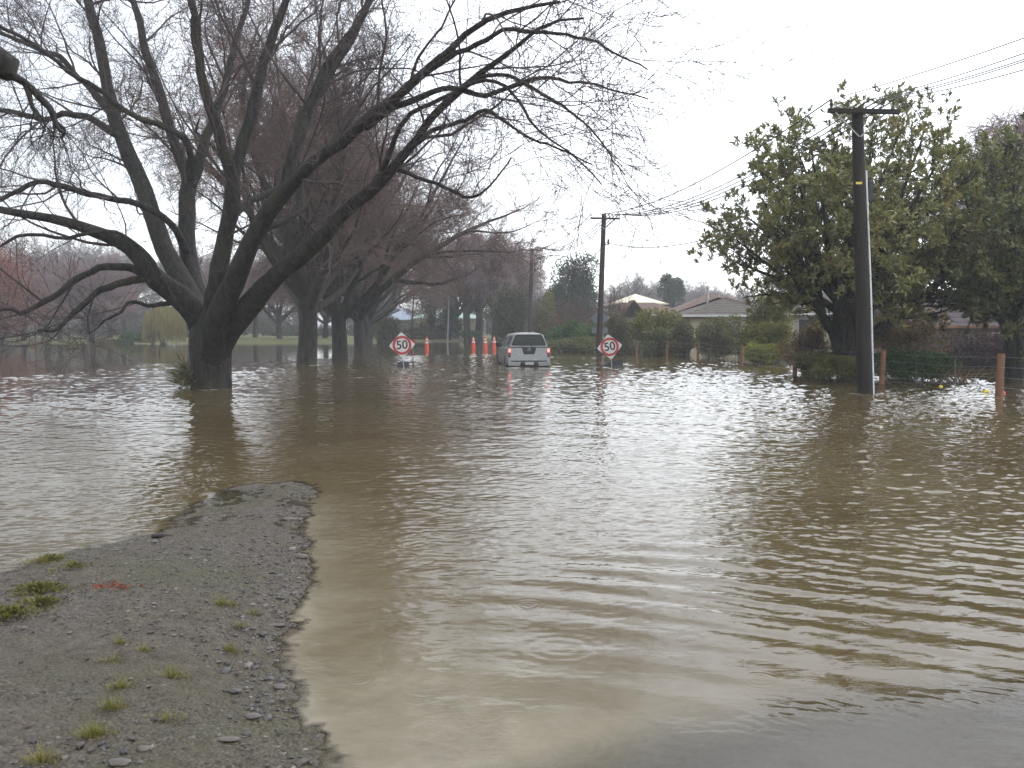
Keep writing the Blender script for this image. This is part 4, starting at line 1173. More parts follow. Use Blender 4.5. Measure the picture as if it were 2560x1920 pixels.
# garden shrubs and trees on the right, near to far
GB = 'shrubs of the flooded gardens'
leafy('shrub', 'low yellow-green bush at the foot of the broad evergreen, left of the near pole', 'shrub', 2040, 2150, 885, 948, 26.5, 'yellowgreen', n=4200, leaf=0.10, nclump=16, group=GB)
leafy('shrub', 'dense dark green bush in the water right of the near pole', 'shrub', 2200, 2375, 868, 940, 27.5, 'green', n=7000, leaf=0.10, nclump=22, group=GB)
leafy('shrub', 'brown-leaved sprawling shrub above the dense dark green bush', 'shrub', 2190, 2350, 770, 905, 31, 'autumn', n=3200, leaf=0.13, nclump=16, group=GB)
leafy('shrub', 'dark purple bushy shrub behind the last fence post', 'shrub', 2385, 2620, 815, 935, 36, 'purple', n=9000, leaf=0.12, nclump=26, group=GB)
leafy('shrub', 'ochre and brown scrubby shrub left of the broad evergreen trunk', 'shrub', 1965, 2060, 800, 935, 31, 'autumn', n=3000, leaf=0.10, nclump=18, group=GB)
leafy('shrub', 'dull olive shrub mingled with the ochre one by the fence', 'shrub', 2000, 2110, 868, 948, 29, 'yellowgreen', n=3600, leaf=0.10, nclump=16, group=GB)
leafy('shrub', 'small bright yellow-green bush between two fence posts', 'shrub', 1862, 1958, 858, 918, 39.5, 'bright', n=3600, leaf=0.12, nclump=15, group=GB)
leafy('small_tree', 'tall loose yellow-green garden tree in front of the grey tiled house', 'tree', 1850, 1978, 738, 895, 45, 'yellowgreen', n=9500, leaf=0.14, nclump=34, trunk=0.08, group=GB)
leafy('shrub', 'dark green garden shrub against the cream house wall', 'shrub', 1735, 1815, 795, 885, 50, 'evergreen', n=5000, leaf=0.14, nclump=20, group=GB)
leafy('shrub', 'broad yellow-green bush in front of the brown gabled house', 'shrub', 1588, 1700, 765, 885, 54, 'yellowgreen', n=8500, leaf=0.15, nclump=30, group=GB)
leafy('shrub', 'dark low bush under the broad yellow-green one', 'shrub', 1600, 1690, 822, 885, 52, 'evergreen', n=3000, leaf=0.14, nclump=14, group=GB)
leafy('shrub', 'olive shrub with thin leaves right of the second power pole', 'shrub', 1505, 1605, 790, 893, 58, 'olive', n=5000, leaf=0.14, nclump=20, group=GB)
leafy('shrub', 'rounded bright green bush at the roadside behind the pickup', 'shrub', 1376, 1486, 803, 876, 66, 'green', n=6500, leaf=0.17, nclump=24, group=GB)
leafy('shrub', 'grey-green low hedge at the water edge right of the pickup', 'shrub', 1380, 1530, 845, 885, 62, 'evergreen', n=4000, leaf=0.15, nclump=18, group=GB)
leafy('hedge', 'long dark hedge behind the fence in front of the houses', 'hedge', 1520, 1990, 838, 884, 61, 'evergreen', n=9000, leaf=0.17, nclump=50, depth=0.12)
leafy('shrub', 'ragged olive shrub between the dark wall shrub and the tall yellow-green tree', 'shrub', 1745, 1840, 800, 892, 48, 'olive', n=3600, leaf=0.13, nclump=16, group=GB)
leafy('shrub', 'low olive scrub between the broad yellow-green bush and the cream wall', 'shrub', 1665, 1745, 815, 888, 51, 'olive', n=3200, leaf=0.13, nclump=14, group=GB)
leafy('shrub', 'sprawling yellow-green scrub between the fence and the ochre shrub', 'shrub', 1900, 1985, 800, 905, 41, 'yellowgreen', n=3600, leaf=0.12, nclump=16, group=GB)
leafy('shrub', 'tall yellowish scrub just left of the third power pole foot', 'shrub', 1330, 1400, 740, 870, 86, 'yellowgreen', n=3600, leaf=0.2, nclump=16, group=GB)
twiggy('bare_shrub', 'red-brown leafless thicket above the bright green bush', 'shrub', 1355, 1520, 735, 870, 76, 'twig_brown', n=70, seed=3)
twiggy('bare_shrub', 'brown leafless shrub between the second power pole and the cream roof', 'shrub', 1490, 1580, 690, 870, 72, 'twig_brown', n=46, seed=4)
twiggy('bare_shrub', 'thin pinkish leafless shrub beside the ochre scrub', 'shrub', 1985, 2075, 790, 930, 30.5, 'twig_brown', n=34, seed=5)
leafy('shrub', 'olive roadside bush just right of the third power pole', 'shrub', 1318, 1400, 765, 875, 80, 'olive', n=4500, leaf=0.18, nclump=18, group=GB)
leafy('golden_conifer', 'dark conifer with golden-yellow tips left of the third power pole', 'tree', 1222, 1325, 712, 870, 84, 'golden', n=7500, leaf=0.22, nclump=34, shape='dome', trunk=0.14)
leafy('conifer', 'tall dark conifer standing above the thickets left of the second power pole', 'tree', 1388, 1500, 640, 860, 96, 'conifer', n=9000, leaf=0.30, nclump=40, trunk=0.18)
leafy('conifer', 'shorter dark conifer beside the tall one, behind the third pole', 'tree', 1355, 1420, 700, 860, 93, 'conifer', n=5000, leaf=0.28, nclump=26, shape='dome', trunk=0.14)
leafy('round_tree', 'round-headed green tree showing above the brown tiled roof', 'tree', 1645, 1718, 688, 770, 125, 'conifer', n=4200, leaf=0.3, nclump=22, trunk=0.2)
leafy('shrub', 'small round green bush on the verge behind the cones', 'shrub', 1160, 1198, 822, 850, 100, 'green', n=2200, leaf=0.18, nclump=14)
leafy('shrub', 'grey-green rounded bush at the end of the tree row', 'shrub', 915, 995, 765, 858, 100, 'olive', n=5200, leaf=0.22, nclump=22)
leafy('hedge', 'long dull hedge across the far end of the road', 'hedge', 985, 1150, 812, 862, 116, 'olive', n=7500, leaf=0.22, nclump=34, depth=0.25)
leafy('round_tree', 'pale hazy green tree in front of the far mint-roofed house', 'tree', 1040, 1112, 700, 830, 112, 'olive', n=2600, leaf=0.25, nclump=18, trunk=0.15)
leafy('conifer', 'ragged conifer beside the tall grey lamp post', 'tree', 1098, 1150, 690, 850, 112, 'conifer', n=3800, leaf=0.3, nclump=24, shape='dome', trunk=0.15)

# far bare trees
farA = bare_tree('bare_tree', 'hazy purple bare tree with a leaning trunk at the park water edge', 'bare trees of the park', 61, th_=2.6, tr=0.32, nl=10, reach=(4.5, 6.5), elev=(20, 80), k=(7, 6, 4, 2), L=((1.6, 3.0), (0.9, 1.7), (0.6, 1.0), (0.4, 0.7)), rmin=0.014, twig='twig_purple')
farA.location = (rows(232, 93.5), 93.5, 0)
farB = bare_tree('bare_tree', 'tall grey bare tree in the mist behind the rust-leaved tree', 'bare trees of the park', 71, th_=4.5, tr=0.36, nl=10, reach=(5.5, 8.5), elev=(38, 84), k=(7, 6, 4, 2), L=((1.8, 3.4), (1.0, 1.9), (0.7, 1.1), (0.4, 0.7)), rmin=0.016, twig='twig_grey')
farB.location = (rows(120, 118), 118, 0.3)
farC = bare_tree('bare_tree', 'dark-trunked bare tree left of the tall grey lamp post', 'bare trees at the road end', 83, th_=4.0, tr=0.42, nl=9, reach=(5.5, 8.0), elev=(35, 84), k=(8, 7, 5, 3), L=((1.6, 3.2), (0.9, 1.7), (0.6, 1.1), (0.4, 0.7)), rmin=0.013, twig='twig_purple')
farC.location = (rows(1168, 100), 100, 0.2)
GP = 'bare trees of the park'
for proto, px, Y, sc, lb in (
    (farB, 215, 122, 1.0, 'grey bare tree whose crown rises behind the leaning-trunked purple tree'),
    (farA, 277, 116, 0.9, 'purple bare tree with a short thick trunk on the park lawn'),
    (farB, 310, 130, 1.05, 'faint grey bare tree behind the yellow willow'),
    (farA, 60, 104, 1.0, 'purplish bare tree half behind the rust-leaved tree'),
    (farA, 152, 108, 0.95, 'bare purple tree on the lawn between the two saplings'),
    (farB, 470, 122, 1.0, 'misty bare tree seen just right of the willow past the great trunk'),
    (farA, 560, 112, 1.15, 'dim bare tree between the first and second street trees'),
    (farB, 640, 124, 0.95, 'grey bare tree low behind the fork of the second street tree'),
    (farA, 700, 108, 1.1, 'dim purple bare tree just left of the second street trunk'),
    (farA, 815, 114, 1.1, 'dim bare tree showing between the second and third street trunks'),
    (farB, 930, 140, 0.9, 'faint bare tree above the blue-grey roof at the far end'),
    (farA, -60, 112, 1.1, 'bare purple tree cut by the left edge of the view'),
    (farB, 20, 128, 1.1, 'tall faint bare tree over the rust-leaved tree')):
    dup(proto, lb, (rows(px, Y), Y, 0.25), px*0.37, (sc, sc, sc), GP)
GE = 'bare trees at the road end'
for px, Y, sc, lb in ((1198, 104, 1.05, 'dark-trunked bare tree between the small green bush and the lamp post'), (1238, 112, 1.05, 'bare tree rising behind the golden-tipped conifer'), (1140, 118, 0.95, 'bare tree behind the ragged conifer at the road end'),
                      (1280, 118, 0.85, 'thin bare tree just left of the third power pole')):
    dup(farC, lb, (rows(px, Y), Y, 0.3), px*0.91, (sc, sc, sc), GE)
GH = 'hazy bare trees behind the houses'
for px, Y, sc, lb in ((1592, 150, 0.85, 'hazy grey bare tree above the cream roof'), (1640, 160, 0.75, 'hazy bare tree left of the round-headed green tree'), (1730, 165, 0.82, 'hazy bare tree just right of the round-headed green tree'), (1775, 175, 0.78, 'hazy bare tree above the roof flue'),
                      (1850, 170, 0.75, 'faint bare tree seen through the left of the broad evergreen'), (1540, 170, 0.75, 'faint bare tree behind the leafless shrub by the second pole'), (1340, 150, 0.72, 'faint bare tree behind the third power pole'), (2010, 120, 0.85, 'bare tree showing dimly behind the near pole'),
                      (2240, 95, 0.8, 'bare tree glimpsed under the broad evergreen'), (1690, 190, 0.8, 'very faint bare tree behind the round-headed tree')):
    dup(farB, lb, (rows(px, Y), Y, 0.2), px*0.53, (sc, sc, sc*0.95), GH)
birch = bare_tree('weeping_birch', 'leafless weeping birch with hanging twigs at the upper right edge', None, 91, th_=8.0, tr=0.22, nl=10, reach=(4.0, 5.8), elev=(40, 80), k=(9, 7, 4, 2), L=((1.2, 2.4), (1.0, 2.0), (0.6, 1.3), (0.4, 0.7)), rmin=0.009, twig='twig_purple', trop=0.03, droop=0.12)
birch.location = (rows(2545, 44), 44, 0)

def far_wood(label, x0, x1, y0, y1, zmax, n, leaf, mat, seed):
    rg = np.random.default_rng(seed)
    k = int((x1-x0)/3.2)
    cx_ = rg.uniform(x0, x1, k); cy_ = rg.uniform(y0, y1, k); rad = rg.uniform(2.0, 4.2, k); hh = zmax*rg.uniform(0.45, 1.0, k)
    pick = rg.integers(0, k, n); d = nrm(rg.normal(size=(n, 3))); u = rg.random(n)**0.5
    p = np.stack([cx_[pick]+d[:, 0]*rad[pick]*u, cy_[pick]+d[:, 1]*rad[pick]*u, 0.3+(0.5+0.5*d[:, 2]*u)*hh[pick]], -1)
    Dv = nrm(rg.normal(size=(n, 3))+[0, 0, 0.5]); Nv = rg.normal(size=(n, 3)); Nv = nrm(Nv-Dv*(Nv*Dv).sum(1, keepdims=True))
    ln = leaf*rg.uniform(0.5, 1.5, n)
    V, F = leaf_quads(p, Nv, Dv, ln, ln*0.4, rg)
    tag(mesh_np('far_woodland', V, F, True, M[mat]), label, 'woodland', kind='stuff')
M['far_wood'] = leafmat('far_wood_twigs', [(0.075, 0.065, 0.06), (0.12, 0.10, 0.095), (0.15, 0.14, 0.11)], rough=0.9)
M['far_green'] = leafmat('far_hedge_leaves', [(0.05, 0.058, 0.04), (0.085, 0.092, 0.065), (0.12, 0.12, 0.085)], rough=0.9)
far_wood('grey-brown mass of distant trees behind the park', -120, 4, 150, 190, 9.5, 60000, 0.7, 'far_wood', 1)
far_wood('dull green hedges along the back of the park', -90, -10, 132, 146, 3.2, 26000, 0.45, 'far_green', 2)
far_wood('grey-brown mass of distant trees behind the houses', 2, 150, 190, 235, 8.5, 50000, 0.8, 'far_wood', 3)

# rust-leaved tree, willow, saplings and shore bushes of the park
leafy('rust_leaved_tree', 'tree still full of rust-brown leaves at the left edge of the park', 'tree', -110, 100, 605, 850, 96, 'rust_leaf', n=9000, leaf=0.28, nclump=46, trunk=0.22)
wl = np.array([rows(412, 90), 90.0, 0.0])
t = thing('willow_tree', 'weeping willow with yellow-green hanging strands beside the great trunk', 'tree', wl)
mb = MB()
mb.tube([[0, 0, -0.5], [-0.4, 0, 1.2], [-0.9, 0.2, 2.6], [-1.1, 0.1, 4.2]], [0.3, 0.26, 0.2, 0.1], 10)
mb.tube([[-0.3, 0, 1.0], [0.3, 0.1, 2.4], [0.9, -0.1, 3.8]], [0.2, 0.14, 0.08], 8)
mb.build('trunk', M['bark2'], t, True)
n = 1100
rg = np.random.default_rng(15)
a_ = rg.uniform(0, 6.283, n); ro = 2.0*np.sqrt(rg.random(n))
top = np.stack([np.cos(a_)*ro, np.sin(a_)*ro, 3.9-0.75*(ro/2.0)**2*1.6+rg.uniform(-1.2, 0.3, n)], -1)
ln = np.minimum(rg.uniform(0.8, 2.4, n), top[:, 2]-0.15)
s = np.linspace(0, 1, 5)[None, :, None]
P = np.repeat(top[:, None], 5, 1)
P[:, :, 2] -= (s[..., 0]*ln[:, None])
P[:, :, 0] += s[..., 0]*0.18*np.cos(a_)[:, None]; P[:, :, 1] += s[..., 0]*0.18*np.sin(a_)[:, None]
P += rg.normal(size=P.shape)*0.02
V, F = tubes(P, np.full((n, 5), 0.03)*np.linspace(1, 0.5, 5)[None], 3)
mesh_np('hanging_twigs', V, F, True, M['willow'], t)
leafy('shrub', 'green shore bush left of the willow at the park edge', 'shrub', 296, 360, 832, 860, 94, 'green', n=2600, leaf=0.18, nclump=14)
leafy('shrub', 'tawny low tussock by the leaning park tree', 'shrub', 238, 296, 847, 862, 94.5, 'autumn', n=1800, leaf=0.18, nclump=10)
twiggy('bare_shrub', 'small leafless brown shrub in front of the willow', 'shrub', 365, 395, 800, 860, 88, 'twig_brown', n=14, seed=8)
for px, py, h, lb in ((88, 868, 4.5, 'thin young sapling standing in the water near the left edge'), (172, 864, 3.6, 'second slim sapling in the water, left of the leaning park tree')):
    p0 = onwater(px, py)
    t = thing('sapling', lb, 'sapling', p0, group='saplings in the flooded park')
    s = np.linspace(0, 1, 8)
    P = np.stack([0.05*np.sin(s*4), 0*s, -0.4+s*(h+0.4)], -1)
    V, F = tubes(P[None], (0.035*(1-0.7*s)+0.008)[None], 6); mesh_np('trunk', V, F, True, M['bark2'], t)
    P1, R1 = spawn(P[None], (0.03*(1-0.7*s)+0.01)[None], 16, rng, nseg=5, tlo=0.3, length=(0.8, 1.5), rfac=0.6, rmin=0.012, trop=0.06)
    P2, R2 = spawn(P1, R1, 5, rng, nseg=3, length=(0.3, 0.6), rmin=0.010)
    V, F = join_tubes([(P1, R1, 3), (P2, R2, 3)]); mesh_np('crown', V, F, True, M['twig_purple'], t)
    mb = MB()
    leafy('grass_tuft', 'drowned grass tuft round the foot of the %s sapling' % ('first' if px < 100 else 'second'), 'grass', px-12, px+12, py-4, py+3, p0[1]-0.4, 'autumn', n=160, leaf=0.2, nclump=5)
# tuft clinging to the great trunk
c = at(462, 925, 23.6)
t = thing('epiphyte_shrub', 'bushy grassy tuft growing at the left side of the great trunk', 'shrub', (c[0], 23.55, 0))
n = 420
dv = nrm(rng.normal(size=(n, 3))*[1.0, 0.8, 0.6]+[-0.45, -0.1, 0.55]); ln = rng.uniform(0.2, 0.52, n)
Pos = np.stack([rng.normal(0.12, 0.10, n), rng.normal(0, 0.12, n), 0.28+rng.normal(0, 0.12, n)], -1)
Nv = rng.normal(size=(n, 3)); Nv = nrm(Nv-dv*(Nv*dv).sum(1, keepdims=True))
V, F = leaf_quads(Pos, Nv, dv, ln, ln*0.09, rng)
mesh_np('foliage', V, F, True, M['olive'], t)
mb = MB(); mb.tube([[0.4, 0.05, -0.2], [0.2, 0, 0.2], [0.05, 0, 0.4]], [0.04, 0.03, 0.02], 6); mb.build('stem', M['bark'], t, True)

# ------------------------------------------------------------------ power poles and lines
def power_pole(label, base, top, r0, r1, mat, arm, arm_dz, arm_left, ins, braces=True, hook=None):
    """arm: half lengths (left, right) along road-crossing direction"""
    t = thing('power_pole', label, 'power pole', base, group='wooden power poles')
    base = np.array(base); top = np.array(top)
    d = top-base
    s = np.linspace(-0.06, 1, 14)
    mb = MB(); mb.tube(d[None]*s[:, None], r0+(r1-r0)*np.clip(s, 0, 1), 18)
    mb.build('pole', M[mat], t, True)
    ac = d-np.array([0, r1+0.06, arm_dz])
    mb = MB()
    a, b = ac+np.array([-arm[0], 0, 0.0]), ac+np.array([arm[1], 0, -0.03])
    mid = (a+b)/2; dirv = b-a; ln = np.linalg.norm(dirv); tilt = math.atan2(dirv[2], dirv[0])
    Mx = np.array([[math.cos(tilt), 0, -math.sin(tilt)], [0, 1, 0], [math.sin(tilt), 0, math.cos(tilt)]])
    mb.box(mid, (ln, 0.10, 0.11), M=Mx)
    mb.build('crossarm', M[mat], t, bevel=0.008)
    for xo in ins:
        p = ac+np.array([xo, 0, 0.055-0.03*(xo+arm[0])/ln])
        mb = MB()
        mb.tube([p-[0, 0, 0.14], p+[0, 0, 0.08]], 0.010, 6)
        mb.tube([p+[0, 0, 0.06], p+[0, 0, 0.09], p+[0, 0, 0.12], p+[0, 0, 0.14], p+[0, 0, 0.17], p+[0, 0, 0.20]], [0.035, 0.055, 0.045, 0.028, 0.045, 0.02], 10)
        mb.build('insulator', M['dark_insulator' if len(ins) == 1 or mat == 'pole' else 'porcelain'], t, True)
    if braces:
        for sx in (-1, 1):
            mb = MB(); mb.tube([ac+[sx*0.62, 0.03 if sx > 0 else -0.065, -0.06], ac+[0.02*sx, -0.015, -0.62]], 0.018, 6)
            mb.build('brace', M['galv'], t, True)
    return t, base+ac

P1b = np.array([*onwater(2163, 984)[:2], 0.0]); P1t = at(2143, 271, P1b[1])
p1, arm1 = power_pole('near dark power pole in the flood with a white pipe up its side', P1b, P1t, 0.185, 0.135, 'pole', (0.78, 0.95), 0.10, True, (-0.70,))
pole_dir = (P1t-P1b)/np.linalg.norm(P1t-P1b)
mb = MB()
z0, z1 = -0.2, 5.45
side = np.array([0.195, -0.02, 0]); side2 = np.array([0.165, -0.02, 0])
mb.tube([side+pole_dir*z0, side*0.5+side2*0.5+pole_dir*2.5+[0.02, 0, 0], side2+pole_dir*z1], 0.026, 10)
mb.build('conduit', M['white_pvc'], p1, True)
for zz in (0.5, 1.0, 1.55, 2.1, 2.9, 3.7, 4.6):
    mb = MB(); u = zz/5.45; c = side*(1-u)+side2*u+pole_dir*zz+[0.022*(1-abs(u-0.45)), 0, 0]
    mb.tube([c-pole_dir*0.012, c+pole_dir*0.012], 0.031, 10); mb.build('pipe_clip', M['galv'], p1)
mb = MB(); mb.box(np.array([-0.07, -0.155, 5.12])+[pole_dir[0]*5.1, 0, 0], (0.15, 0.012, 0.055)); mb.build('tag_plate', M['yellow_bag'], p1)
mb = MB(); mb.box(np.array([0.27, 0.02, 4.95])+[pole_dir[0]*5, 0, 0], (0.12, 0.14, 0.5)); mb.build('fuse_box', M['dark_trim'], p1, bevel=0.015)

P2b = np.array([*onwater(1497, 891)[:2], 0.0]); P2t = at(1510, 534, P2b[1])
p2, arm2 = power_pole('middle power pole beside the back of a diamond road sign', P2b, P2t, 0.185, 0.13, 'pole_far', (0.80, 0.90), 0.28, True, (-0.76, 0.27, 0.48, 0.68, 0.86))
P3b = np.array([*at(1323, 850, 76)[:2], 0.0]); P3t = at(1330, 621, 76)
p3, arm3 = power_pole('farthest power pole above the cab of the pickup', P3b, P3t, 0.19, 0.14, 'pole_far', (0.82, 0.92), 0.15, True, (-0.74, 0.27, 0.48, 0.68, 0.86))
for pp, bb, tt in ((p2, P2b, P2t), (p3, P3b, P3t)):
    d = tt-bb; c = d*0.79
    mb = MB(); mb.tube([c+[0.14, -0.02, -0.05], c+[0.3, -0.02, -0.06], c+[0.32, -0.02, 0.25]], 0.035, 8)
    mb.box(c+[0.31, -0.02, 0.12], (0.09, 0.1, 0.3))
    mb.build('cable_fitting', M['dark_insulator'], pp, True)

def wire(label, a, b, sag, r_=0.010, group='overhead wires'):
    a, b = np.array(a, dtype=float), np.array(b, dtype=float)
    s = np.linspace(0, 1, 40)[:, None]
    P = a*(1-s)+b*s; P[:, 2] -= 4*sag*(s*(1-s))[:, 0]
    V, F = tubes(P[None], np.full((1, 40), r_), 6)
    return tag(mesh_np('power_line', V, F, True, M['wire']), label, 'wire', group)

offs = (-0.76, 0.27, 0.48, 0.68, 0.86)
ins1 = [arm1+np.array([x, 0, 0.27]) for x in (-0.70, 0.25, 0.45, 0.63, 0.82)]
ins2 = [arm2+np.array([x, 0, 0.24]) for x in offs]
ins3 = [arm3+np.array([x, 0, 0.24]) for x in offs]
n1 = ('outer left', 'second', 'third', 'fourth', 'outer right')
out = [at(2560+440, -70, 12), at(2560+300, 20, 12), at(2560+300, 42, 12), at(2560+300, 46, 12), at(2560+300, 80, 12)]
for k in range(5):
    wire('%s wire from the near pole off over the upper right corner' % n1[k], ins1[k], out[k], 0.10, 0.010)
    wire('%s wire of the span between the near and middle poles' % n1[k], ins2[k], ins1[k], 0.75+0.06*k, 0.019)
    wire('%s wire of the span between the middle and farthest poles' % n1[k], ins3[k], ins2[k], 0.8+0.05*k, 0.022)
d2 = P2t-P2b; d3 = P3t-P3b
wire('low service cable from the middle pole towards the broad evergreen', P2b+d2*0.80+[0.2, 0, 0], at(1880, 560, 34), 0.55, 0.020)
wire('low cable between the middle and farthest poles', P2b+d2*0.77, P3b+d3*0.68+[0.2, 0, 0], 0.9, 0.022)
wire('thin service wire from the farthest pole down to the right', P3b+d3*0.86, at(1480, 760, 90), 0.2, 0.018)

# ------------------------------------------------------------------ fence
FP = [(1591, 891, 852), (1667, 893, 852), (1745, 897, 854), (1853, 915, 864), (1986, 942, 863), (2203, 961, 876), (2497, 995, 884)]
pts = [onwater(px, py) for px, py, _ in FP]
root = pts[0].copy()
t = thing('wire_fence', 'post and wire fence with brown timber posts standing in the flood', 'fence', root)
tops = []
for (px, py, pt_), p in zip(FP, pts):
    zt = at(px, pt_, p[1])[2]
    rad = 0.085 if px > 2400 else 0.075
    mb = MB()
    lean = rng.normal(size=2)*0.02
    mb.tube([p-root+[0, 0, -0.6], p-root+[lean[0]*0.5, lean[1]*0.5, zt*0.5], p-root+[lean[0], lean[1], zt]], [rad*1.05, rad, rad*0.97], 12)
    mb.build('post', M['post'], t, True, bevel=0)
    tops.append((p-root, zt))
pe = [(tops[0][0]+[-6, 12, 0], tops[0][1])]+tops+[(tops[-1][0]+[2.2, -4.5, 0], 1.0)]
for fr_ in (0.93, 0.70, 0.46, 0.24):
    mb = MB()
    for (a, za), (b, zb) in zip(pe[:-1], pe[1:]):
        s = np.linspace(0, 1, 8)[:, None]
        P = a*(1-s)+b*s; P[:, 2] = (za*fr_*(1-s)+zb*fr_*s)[:, 0]-0.04*4*(s*(1-s))[:, 0]+0.008*rng.normal(size=8); P[:, 1] -= 0.09
        mb.tube(P, 0.0032, 4, cap=False)
    mb.build('wire', M['fence_wire'], t, True)
for (a, za), (b, zb) in zip(pe[2:-1], pe[3:]):
    for u in (0.33, 0.66):
        p = a*(1-u)+b*u
        mb = MB(); mb.tube([p+[0, -0.09, -0.2], p+[0, -0.09, 0.95*(za*(1-u)+zb*u)]], 0.004, 4, cap=False)
        mb.build('batten', M['fence_wire'], t, True)

# ------------------------------------------------------------------ road signs
def text_mesh(body, size, mat, parent, M4, name='numerals', offset=0.0):
    cu = bpy.data.curves.new('lettering', 'FONT')
    cu.body = body; cu.size = size; cu.align_x = 'CENTER'; cu.align_y = 'CENTER'; cu.extrude = 0.002; cu.offset = offset
    tmp = bpy.data.objects.new('lettering', cu); C.objects.link(tmp)
    dg = bpy.context.evaluated_depsgraph_get()
    me = bpy.data.meshes.new_from_object(tmp.evaluated_get(dg))
    bpy.data.objects.remove(tmp); bpy.data.curves.remove(cu)
    me.name = name; me.materials.clear(); me.materials.append(mat)
    o = bpy.data.objects.new(name, me); C.objects.link(o); o.parent = parent
    o.matrix_local = M4
    return o

def disc(mb, r0, r1, y0, y1, n=48, c=(0, 0)):
    """ring (r0 inner, may be 0) in the xz plane"""
    a = np.linspace(0, 2*np.pi, n, endpoint=False)
    if r0 <= 0:
        mb.poly([(c[0]+r1*math.cos(t_), c[1]+r1*math.sin(t_)) for t_ in a], y0, y1)
    else:
        V = []
        for rr_, yy in ((r1, y0), (r1, y1), (r0, y1), (r0, y0)):
            V += [[c[0]+rr_*math.cos(t_), yy, c[1]+rr_*math.sin(t_)] for t_ in a]
        F = []
        for k in range(4):
            k2 = (k+1) % 4
            F += [[k*n+i, k*n+(i+1) % n, k2*n+(i+1) % n, k2*n+i] for i in range(n)]
        mb.add(V, F)

def speed_sign(label, base, cpx, cpy, tilt, half, rz=0.0):
    """diamond sign with red ring and 50; tilt about the view axis"""
    t = thing('speed_sign', label, 'road sign', base, rz, group='temporary 50 signs on the flooded road')
    c = at(cpx, cpy, base[1])-np.array(base)
    ct, st_ = math.cos(tilt), math.sin(tilt)
    def rot(x, z): return (c[0]+x*ct-z*st_, c[2]+x*st_+z*ct)
    def rr_(k):            # diamond with clipped round corners
        pts = []
        for q_ in range(4):
            a = math.pi/2*q_
            for e in (-0.05, 0, 0.05):
                x, z = k*(1-abs(e)*0.6), k*e*1.2
                if e == 0: x = k*0.985
                pts.append((x*math.cos(a)-z*math.sin(a), x*math.sin(a)+z*math.cos(a)))
        return [rot(*p) for p in pts]
    mb = MB(); mb.poly(rr_(half), -0.004, 0.012); pl = mb.build('panel', M['sign_white'], t)
    mb = MB(); disc(mb, half*0.545, half*0.735, -0.010, -0.005, c=(c[0], c[2])); mb.build('red_ring', M['sign_red'], pl)
    mt = Matrix.Translation((c[0], -0.010, c[2])) @ Matrix.Rotation(-tilt, 4, 'Y') @ Matrix.Rotation(R(90), 4, 'X')
    text_mesh('50', half*0.92, M['sign_black'], pl, mt, offset=0.012*half)
    return t, c

b1 = onwater(1012, 921); b1[2] = 0
sl, c1 = speed_sign('left speed sign 50 on its thin stand, leaning slightly over the flooded road', b1, 1005, 863, R(4), 0.52, 0.0)
mb = MB(); foot = np.array([0, 0.02, -0.4]); mb.tube([foot, [c1[0]+0.02, 0.03, c1[2]-0.5]], 0.022, 8); mb.tube([[c1[0]-0.09, 0.02, c1[2]-0.62], [c1[0]+0.12, 0.02, c1[2]-0.63]], 0.016, 6)
mb.build('stand', M['galv'], sl, True)
b1b = at(1012, 905, 38.2); b1b[2] = 0
tb = thing('supplementary_board', 'dark half-sunk board with a white patch behind the left 50 sign', 'sign board', b1b, group='fallen boards behind the 50 signs')
mb = MB(); mb.poly([(-0.40, -0.12), (0.38, -0.08), (0.40, 0.20), (-0.30, 0.14)], -0.02, 0.02); mb.build('board', M['dark_board'], tb)
mb = MB(); mb.box((0.26, -0.026, 0.075), (0.14, 0.01, 0.09)); mb.build('white_patch', M['sign_white'], tb)

b2 = onwater(1532, 915); b2[2] = 0
sr, c2 = speed_sign('right speed sign 50, tilted, beside the second power pole', b2, 1524, 867, R(9), 0.54, 0.0)
mb = MB(); mb.tube([[0, 0.02, -0.4], [c2[0]+0.06, 0.03, c2[2]-0.48]], 0.022, 8)
mb.tube([[c2[0]+0.02, 0.02, c2[2]-0.56], [c2[0]-0.05, 0.02, c2[2]-0.45]], 0.014, 6); mb.tube([[c2[0]+0.08, 0.02, c2[2]-0.55], [c2[0]+0.13, 0.02, c2[2]-0.44]], 0.014, 6)
mb.build('stand', M['galv'], sr, True)
b2b = b2+np.array([0.0, 0.15, 0])
tb = thing('supplementary_board', 'dark tilted board sticking out of the water under the right 50 sign', 'sign board', b2b, group='fallen boards behind the 50 signs')
mb = MB(); mb.poly([(-0.56, -0.02), (-0.5, -0.06), (0.44, -0.02), (0.46, 0.06), (0.40, 0.31), (-0.10, 0.18)], -0.02, 0.02); mb.build('board', M['dark_board'], tb)
mb = MB(); mb.tube([[-0.02, -0.03, -0.2], [-0.05, -0.03, 0.22]], 0.012, 6); mb.build('strap', M['galv'], tb)

# back of a warning sign behind the middle pole
bs = P2b+np.array([0.05, 0.9, 0])
t = thing('road_sign', 'diamond road sign seen from its grey back behind the middle power pole', 'road sign', bs)
cs = at(1499, 796, bs[1])-bs
k = 0.56
mb = MB(); mb.poly([(cs[0]-k, cs[2]), (cs[0], cs[2]-k), (cs[0]+k, cs[2]), (cs[0], cs[2]+k)], -0.006, 0.006); mb.build('panel', M['sign_back'], t)
for px in (1487, 1512):
    c = at(px, 826, bs[1])-bs; mb = MB(); mb.box((c[0], 0, c[2]), (0.36, 0.012, 0.36)); mb.build('supplementary_plate', M['sign_back'], t)
mb = MB(); mb.tube([[0, 0.04, -0.5], [0, 0.04, cs[2]+0.4]], 0.04, 8); mb.build('post', M['galv'], t, True)

